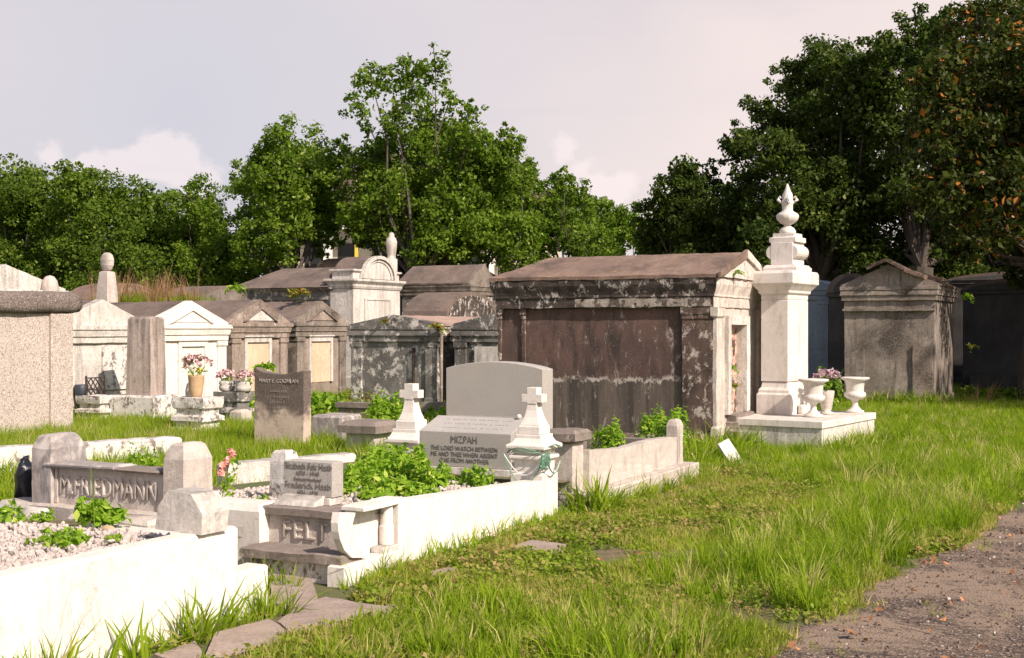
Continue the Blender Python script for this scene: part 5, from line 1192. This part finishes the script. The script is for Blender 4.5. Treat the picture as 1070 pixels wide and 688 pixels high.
# ================================================================ WEEDS
def leafmass(k, r, h, L, W, stems=9):
    a = rng.uniform(0, 6.283, k); u = rng.random(k)**.45; z = rng.random(k)**.75
    rad = r*u*(1.0-.45*z**2); lump = 1+.28*np.sin(a*3+rng.random()*6)+.15*np.sin(a*7+1)
    c_ = np.column_stack([np.cos(a)*rad*lump, np.sin(a)*rad*lump, .02+z*h*(1-.35*u**2)])
    nb = np.column_stack([np.cos(a)*u, np.sin(a)*u, np.full(k, 1.0)])
    return leaf_verts(c_, L, W, nb, .55)
def weed(label, x, y, z, r, h, k=420, L=.055, W=.026, mat='leaf_weed', group='leafy weeds among the graves', name='weed_plant'):
    t = thing(name, label, 'plant', (x, y, z), group)
    parts_ = [leafmass(k//2, r*.75, h*.8, L, W)]
    for _ in range(5):
        a = random.random()*6.283; q_ = random.uniform(.35, .8)*r
        parts_.append(leafmass(max(8, k//8), r*random.uniform(.25, .45), h*random.uniform(.5, 1.12), L*random.uniform(.8, 1.1), W)+np.array([math.cos(a)*q_, math.sin(a)*q_, h*random.uniform(0, .15)]))
    me = np_mesh('leaves', np.vstack(parts_), 4, [(0, 1, 2, 3)], M[mat]); link_mesh('leaves', me, t)
    b = MB()
    for i in range(8):
        a = random.random()*6.28; q = random.uniform(.3, .75)*r
        b.tube([(x, y, z-.01), (x+q*.4*math.cos(a), y+q*.4*math.sin(a), z+h*.5), (x+q*math.cos(a), y+q*math.sin(a), z+h*.85)], [.005, .004, .002], 5)
    b.build('stem', M['leaf_weed'], t, 0)
    return t
# leafy middle plot : one mass of ground cover
V = []
for px, py, r_, h_, k_ in ((355, 522, .14, .10, 160), (362, 508, .16, .16, 240), (395, 528, .16, .08, 200), (415, 532, .12, .06, 140), (440, 525, .16, .08, 200), (465, 518, .16, .08, 180), (485, 498, .16, .12, 220), (520, 497, .14, .10, 160), (372, 515, .16, .14, 260), (388, 508, .20, .20, 420), (402, 500, .22, .24, 520), (418, 500, .24, .28, 620), (432, 505, .22, .26, 520), (410, 520, .2, .14, 360), (430, 520, .2, .12, 300), (448, 508, .18, .20, 360), (462, 506, .16, .16, 260), (480, 510, .18, .12, 240), (498, 506, .17, .14, 260), (512, 502, .14, .12, 200), (392, 490, .2, .2, 360), (425, 490, .22, .24, 420), (372, 500, .12, .18, 160)):
    p = gp(px, py, .33); b3 = np.array([min(p[0], A0-.20), p[1], .385-.115*(p[1]-6.9)/2.6])
    if h_ < .13 and random.random() < .45: continue
    V.append(leafmass(k_//2, r_*.8, h_*.8, .06, .026)+b3)
    for _ in range(4):
        a = random.random()*6.283; V.append(leafmass(k_//7, r_*random.uniform(.3, .5), h_*random.uniform(.7, 1.6), .062, .026)+b3+np.array([math.cos(a)*r_*.6, math.sin(a)*r_*.6, 0]))
me = np_mesh('leafy_ground_cover', np.vstack(V), 4, [(0, 1, 2, 3)], M['leaf_weed'])
tag(link_mesh('leafy_ground_cover', me), 'bright leafy weeds filling the middle plot before the granite markers', None, None, 'stuff')
P_ = np.column_stack([rng.uniform(-6.2, A0-.2, 2600), rng.uniform(7.05, 9.3, 2600), np.zeros(2600)]); P_[:, 2] = .385-.115*(P_[:, 1]-6.9)/2.6+.004; scatter('gravel', 'pale gravel under the leafy weeds of the middle plot', P_, grav, .4, 1.1, 1.5)
def wpx(label, px, py, h0, r, h, k, **kw):
    p = gp(px, py, h0); return weed(label, p[0], p[1], h0, r, h, k, **kw)
wpx('bushy broad-leaved weed in front of the engraved family wall', 103, 552, .44, .17, .19, 230, L=.065, W=.034)
wpx('low creeping weed spreading over the white gravel', 62, 572, .44, .20, .07, 230, L=.045, W=.022)
wpx('second creeping weed at the far left edge of the gravel', 8, 548, .44, .14, .11, 120, L=.055, W=.028)
wpx('tiny weed beside the orange clay shard', 118, 570, .44, .06, .05, 40, L=.045, W=.02)
wpx('small weed between gravel and curb left of the bushy weed', 45, 548, .44, .1, .07, 80, L=.04, W=.02)
b = MB(); p = gp(99, 556, .44); b.tube([(p[0], p[1], .44), (p[0]-.01, p[1], .62), (p[0]-.02, p[1]-.01, .80)], .003, 5)
tag(b.build('weed_stalk', M['leaf_weed'], None, 0, loc=(p[0], p[1], .44)), 'thin tall stalk rising across the engraved family name', 'plant', 'leafy weeds among the graves')
wpx('round bright bush just right of the capped brown post', 634, 476, .28, .24, .36, 620, L=.06, W=.024)
wpx('wide bright bush at the far end of the marble slab plot', 690, 462, .28, .34, .40, 900, L=.06, W=.024)
wpx('smaller bright bush against the narrow marble post', 706, 464, .28, .2, .38, 420, L=.06, W=.024)
wpx('yellow-green weed on the coping below the slant marker corner', 541, 505, .3, .09, .10, 60, L=.05, W=.02)
wpx('bright weed clump before the boarded grey tomb door', 338, 438, .1, .55, .55, 700, L=.10, W=.05)
wpx('bright weed clump left of the plain white cross', 402, 448, .1, .5, .5, 700, L=.10, W=.05)
wpx('weed clump right behind the plain white cross', 458, 446, .1, .35, .3, 400, L=.09, W=.045)
wpx('weed clump between dark headstone and white pots', 254, 440, .1, .35, .45, 500, L=.09, W=.045)
wpx('dry flowering weed at the foot of the blackened tomb', 378, 440, .1, .4, .6, 300, L=.07, W=.02, mat='leaf_fern')
wpx('tall weed clump in the plot behind the engraved family wall', 150, 505, .1, .22, .42, 300, L=.07, W=.022)
wpx('weed growing from the ledge left of the small headstone', 268, 533, .36, .12, .09, 70, L=.05, W=.018)
fern('leafy vine hanging over the left boarded door frame', *at(277, 385, 23.2), .3, 110, 'leaf_weed', L=.13, W=.07)
fern('dark weeds at the foot of the lone tomb urn', *at(862, 425, 24), .5, 120, 'leaf_weed', L=.12, W=.05)
wpx('reddish weed at the lower right before the shaded vaults', 1045, 420, 0, .9, .35, 400, L=.10, W=.05, mat='leaf_hedge')
wpx('dark green bush right of the monument platform urn', 868, 424, 0, .45, .9, 600, L=.10, W=.05, mat='leaf_hedge')
P_ = np.array([[*gp(px, 424), 0] for px in (1018, 1030)]); scatter('dry_grass', 'a few dry stalks before the dark vaults', P_, dryc, .7, 1.1, .2)

# coral roses stuck by the white block
q = at(228, 520, 7.2); t = thing('rose_spray', 'spray of coral artificial roses leaning beside the chamfered white block', 'flowers', q)
for px, py, r_ in ((241, 472, .021), (243, 477, .021), (238, 481, .025), (233, 487, .026), (231, 494, .024), (243, 474, .02)):
    p = at(px, py, 7.2); dd = unit(rng.normal(0, 1, (46, 3))); pc = dd*r_*rng.uniform(.45, .95, (46, 1))+np.array(p-q)
    link_mesh('rose', np_mesh('rose', leaf_verts(pc, r_*1.1, r_*1.0, dd, .35), 4, [(0, 1, 2, 3)], M['petal_coral']), t)
b = MB(); b.tube([at(232, 520, 7.2), at(236, 500, 7.2), at(241, 476, 7.2), at(240, 465, 7.2)], .003, 5); b.build('stem', M['leaf_weed'], t, 0)
cc = np.array([list(at(px+random.uniform(-5, 5), py+random.uniform(-5, 5), 7.2+random.uniform(-.05, .05))) for px, py in [(238, 500), (236, 508), (242, 495), (246, 480), (234, 512), (240, 512), (245, 488)] for _ in range(7)])-np.array(q)
link_mesh('foliage', np_mesh('foliage', leaf_verts(cc, .04, .018, np.tile([0, -1., .5], (len(cc), 1)), .7), 4, [(0, 1, 2, 3)], M['leaf_weed']), t)

# ================================================================ TREES
def crown_mesh(blobs, mat, L, W, cover=1.7, hollow=.5, name='crown', sparse=0):
    V = []; RN = []; tips = []
    for bb_ in blobs:
        c0, rm = np.array(bb_[0]), bb_[1]; cvf = bb_[2] if len(bb_) > 2 else 1.0; nc = max(12, int(34*(rm/1.5)**1.2))
        d = unit(rng.normal(0, 1, (nc, 3))); cc = c0+d*rm*rng.uniform(.35, 1.12, (nc, 1)); cr_ = rm*.27*rng.uniform(.55, 1.45, nc)
        tot = cvf*cover*4*math.pi*rm*rm/(L*W*.5)*.30
        per = np.maximum(20, (tot*cr_**2/np.sum(cr_**2)).astype(int))
        for j in range(nc):
            k = per[j]; dd = unit(rng.normal(0, 1, (k, 3))); rr = rng.random((k, 1))**.45
            sq = np.array([1, 1, .72]); pts = cc[j]+dd*rr*cr_[j]*sq
            pts += rng.normal(0, cr_[j]*.10, pts.shape)
            V.append(leaf_verts(pts, L, W, dd*.8+np.array([0, 0, .7]), .75)); RN.append(np.clip(rng.normal(.5, .2, k)+rng.normal(0, .12), 0, 1))
            if rng.random() < .35: tips.append((c0, cc[j]))
        # inner twigs and shaded foliage keep the crown opaque at its heart
        k = int(tot*.22); dd = unit(rng.normal(0, 1, (k, 3)))*rng.random((k, 1))**.4*rm*.8
        V.append(leaf_verts(c0+dd, L*1.25, W*1.5, dd, 1.0)); RN.append(rng.random(k))
    return np_mesh(name, np.vstack(V), 4, [(0, 1, 2, 3)], mat, np.concatenate(RN)), tips
def tree(label, Z, blobs, tpx, mat='leaf_oak', L=.115, W=.068, cover=2.0, name='oak_tree', group='trees around the cemetery', jz=1.6, back=True, tr=.3, fork=.45):
    bl = []
    for (px, py, r_) in blobs:
        airy = 'tallest' in label and py < 128
        c0 = at(px, py, Z+random.uniform(-jz, jz)); bl.append((c0, r_*Z/F, .75 if airy else 1.0))
        if back and not airy: bl.append((at(px+random.uniform(-10, 10), py+12, Z+2.2+random.uniform(0, 2)), r_*Z/F*.9, 1.0))
    base = at(tpx, 344, Z); base.z = 0
    t = thing(name, label, 'tree', base, group)
    me, tips = crown_mesh([(c_-base, r_, cv) for c_, r_, cv in bl], M[mat], L, W, cover)
    link_mesh('crown', me, t)
    b = MB(); cz = sum(c_.z for c_, _, _ in bl)/len(bl); fk = Vector((base.x+.2, base.y, max(1.5, cz*fork)))
    b.tube([base+Vector((0, 0, -.1)), base+Vector((.05, 0, fk.z*.5)), fk], [tr*1.35, tr, tr*.85], 10)
    for c_, r_, _ in bl:
        mid = fk.lerp(c_, .5)+Vector((random.uniform(-.4, .4), random.uniform(-.4, .4), -.25*abs(c_.z-fk.z)*.3))
        mid2 = mid.lerp(c_, .5)+Vector((random.uniform(-.3, .3), random.uniform(-.3, .3), .15)); b.tube([fk, fk.lerp(mid, .5)+Vector((random.uniform(-.2, .2), 0, .1)), mid, mid2, c_], [tr*.30, tr*.2, tr*.12, tr*.07, tr*.03], 6)
    for c0, c1 in tips[:160]: b.tube([base+Vector(c0), base+(Vector(c0)+Vector(c1))/2+Vector((0, 0, .1)), base+Vector(c1)], [tr*.07, tr*.045, .01], 4)
    b.build('trunk', M['bark'], t, 0)
    return t
tree('dense dark green oak at the far left edge of the photo', 46, [(10, 195, 42), (-25, 230, 50), (40, 215, 40), (20, 250, 50), (-10, 285, 45), (55, 265, 38), (50, 295, 34)], 15, 'leaf_hedge')
tree('rounded oak second from the left behind the pale knob', 44, [(75, 190, 28), (95, 205, 38), (120, 215, 34), (75, 240, 40), (110, 255, 42), (90, 285, 40), (130, 285, 36)], 95, 'leaf_hedge')
tree('oak behind the oval finial with a lower rounded crown', 47, [(150, 222, 36), (170, 245, 38), (140, 262, 36), (170, 282, 40), (195, 270, 34)], 160, 'leaf_hedge')
tree('oak with a pointed top left of the tall oaks', 45, [(205, 212, 28), (220, 235, 32), (200, 250, 36), (235, 262, 30), (215, 285, 38), (250, 288, 34)], 215, 'leaf_oak')
tree('full round oak left of the tallest tree', 42, [(292, 160, 34), (268, 180, 26), (325, 175, 36), (300, 195, 44), (270, 222, 34), (340, 205, 36), (300, 232, 36), (262, 258, 28), (335, 235, 26), (290, 262, 26)], 300, 'leaf_oak')
tree('tallest open-crowned oak in the middle with bare forks against the sky', 40, [(388, 86, 26), (378, 116, 20), (425, 82, 28), (455, 74, 24), (410, 120, 22), (440, 112, 24), (470, 105, 14), (395, 155, 26), (430, 150, 32), (490, 118, 18), (490, 140, 24), (470, 165, 34), (380, 180, 34), (425, 190, 42), (470, 205, 42), (455, 145, 34), (505, 165, 28), (355, 165, 26), (400, 205, 36), (425, 222, 38), (412, 244, 28), (372, 230, 26), (450, 252, 28), (430, 205, 34), (480, 190, 30), (515, 195, 34), (470, 232, 40), (395, 222, 38), (440, 235, 34)], 432, 'leaf_oak', cover=1.5, tr=.42, fork=.4)
tree('oak right of the tallest one with a peak at its right shoulder', 41, [(532, 148, 17), (520, 170, 28), (545, 178, 22), (510, 205, 38), (545, 212, 36), (500, 240, 38), (540, 248, 36), (572, 235, 30), (480, 255, 26)], 525, 'leaf_oak')
tree('oak with thin spray of twigs reaching right over the long tomb', 43, [(590, 190, 16), (575, 200, 18), (605, 205, 20), (595, 225, 28), (570, 250, 30), (605, 250, 32), (625, 262, 26)], 590, 'leaf_oak', cover=1.4)
tree('small distant oak low over the long tomb roof', 62, [(630, 222, 20), (652, 228, 20), (612, 225, 18), (640, 250, 26), (668, 240, 22), (690, 255, 26)], 640, 'leaf_oak', L=.16, W=.09)
tree('dark oak at the left end of the shaded right group', 40, [(715, 178, 22), (735, 190, 26), (700, 205, 28), (680, 230, 26), (715, 230, 34), (745, 222, 34), (690, 262, 30), (730, 265, 36), (765, 250, 36)], 720, 'leaf_dark')
tree('large dark oak towering behind the white urn monument', 38, [(862, 62, 34), (835, 82, 30), (890, 75, 34), (800, 118, 26), (835, 120, 36), (870, 118, 40), (905, 110, 40), (775, 150, 26), (805, 160, 36), (850, 165, 42), (895, 165, 44), (780, 195, 34), (825, 210, 40), (875, 215, 44), (920, 205, 40), (800, 250, 38), (850, 260, 40), (905, 262, 40), (870, 190, 36), (840, 235, 34), (780, 235, 34), (900, 235, 36)], 850, 'leaf_dark', tr=.5, cover=1.9)
tree('pale-tipped dark oak between the large oak and the magnolia', 36, [(928, 52, 26), (955, 38, 28), (985, 28, 26), (930, 85, 34), (965, 80, 38), (945, 130, 42), (985, 140, 44), (950, 190, 44), (990, 205, 46), (960, 250, 42), (1000, 262, 36)], 955, 'leaf_dark', tr=.4, cover=1.9)
tree('dark magnolia with rusty leaf undersides at the right edge', 27, [(1020, 30, 36), (1060, 15, 40), (1100, 60, 60), (1000, 75, 44), (1050, 80, 56), (985, 125, 44), (1035, 140, 60), (1085, 150, 60), (1065, 110, 40), (1030, 100, 40), (1060, 50, 40), (1000, 190, 54), (1055, 210, 60), (1110, 230, 60), (1010, 245, 34), (1060, 262, 36)], 1085, 'leaf_magnolia', L=.13, W=.06, name='magnolia_tree', tr=.35, cover=1.8)
tree('dark thicket tree closing the view behind the shaded vaults', 46, [(1010, 265, 50), (1060, 262, 50), (960, 285, 40), (1000, 310, 40), (1060, 310, 50), (900, 290, 40), (850, 300, 40), (780, 300, 40), (720, 300, 40)], 1000, 'leaf_dark', cover=1.6)
# unseen oaks added across the path to shade the right-hand trees
def shade_tree(x, y, h, r_, label):
    bl = [(Vector((x+random.uniform(-r_, r_)*.7, y+random.uniform(-r_, r_)*.7, h*random.uniform(.45, .95))), r_*.5) for _ in range(13)]
    t = thing('oak_tree', label, 'tree', (x, y, 0), 'trees around the cemetery')
    base = Vector((x, y, 0)); me, tips = crown_mesh([(c_-base, q) for c_, q in bl], M['leaf_dark'], .34, .2, 1.2)
    link_mesh('crown', me, t)
    b = MB(); b.tube([(x, y, -.1), (x, y, h*.3), (x+.2, y, h*.55)], [.45, .35, .2], 8)
    for c_, q in bl: b.tube([(x, y, h*.35), c_], [.15, .05], 5)
    b.build('trunk', M['bark'], t, 0)
for i, (x, y, h, r_) in enumerate(((9.5, 29.5, 12, 4.2), (14, 24, 13, 4.5), (9, 38, 13, 5), (17, 33, 15, 5), (5.2, 31.5, 10.5, 3.4))):
    shade_tree(x, y, h, r_, ['added shade oak across the path right of the magnolia', 'added shade oak nearest the camera beyond the right edge', 'added shade oak behind the magnolia outside the photo', 'farthest added shade oak beyond the right edge', 'low added shade oak just beyond the right edge'][i])

# ================================================================ HOUSE BEYOND THE TREES
def house():
    Z = 66; p = at(430, 344, Z); tf = lambda q: Vector((p.x, p.y, 0))+Vector((C*q.x-S*q.y, S*q.x+C*q.y, q.z)) 
    t = thing('house', 'cream two-storey house with white porch columns glimpsed between the oak trunks', 'house', (p.x, p.y, 0))
    def b_(nm, mt, *bx):
        b = MB(tf)
        for q in bx: b.box(*q)
        return b.build(nm, M[mt], t, .01)
    b_('wall', 'house', (-8, 8, 2.2, 12, 0, 8.5))
    b = MB(tf); b.prism([(-8.6, 8.5), (8.6, 8.5), (0, 11)], 'y', -.4, 12.4); b.build('roof', M['roof_grey'], t, .01)
    b_('porch_floor', 'house_white', (-8.2, 8.2, 0, 2.19, 3.4, 3.6)); b_('porch_beam', 'house_white', (-8.2, 8.2, 0, .3, 6.9, 7.3))
    for px in (300, 342, 372, 412, 465, 512): 
        x = (px-430)*Z/F; b_('column', 'house_yellow' if px == 372 else 'house_white', (x-(.08 if px == 372 else .22), x+(.08 if px == 372 else .22), .02, .4, 3.601, 6.899))
    for px in (322, 358, 395, 440, 490):
        x = (px-430)*Z/F; f_ = b_('window', 'house_dark', (x-.55, x+.55, 2.16, 2.19, 4.2, 6.3))
    b_('lower_opening', 'house_dark', (-7.5, 7.5, 2.15, 2.19, .3, 3.0))
house()
def wire(label, p, q):
    b = MB(); pts = [Vector(p).lerp(Vector(q), i/20)-Vector((0, 0, 1.2*math.sin(math.pi*i/20))) for i in range(21)]; b.tube(pts, .02, 4)
    tag(b.build('power_line', M['iron'], None, 0, loc=p), label, 'cable')
wire('thin overhead cable in the gap between the left oaks and the full round oak', at(60, 215, 60), at(430, 215, 60))
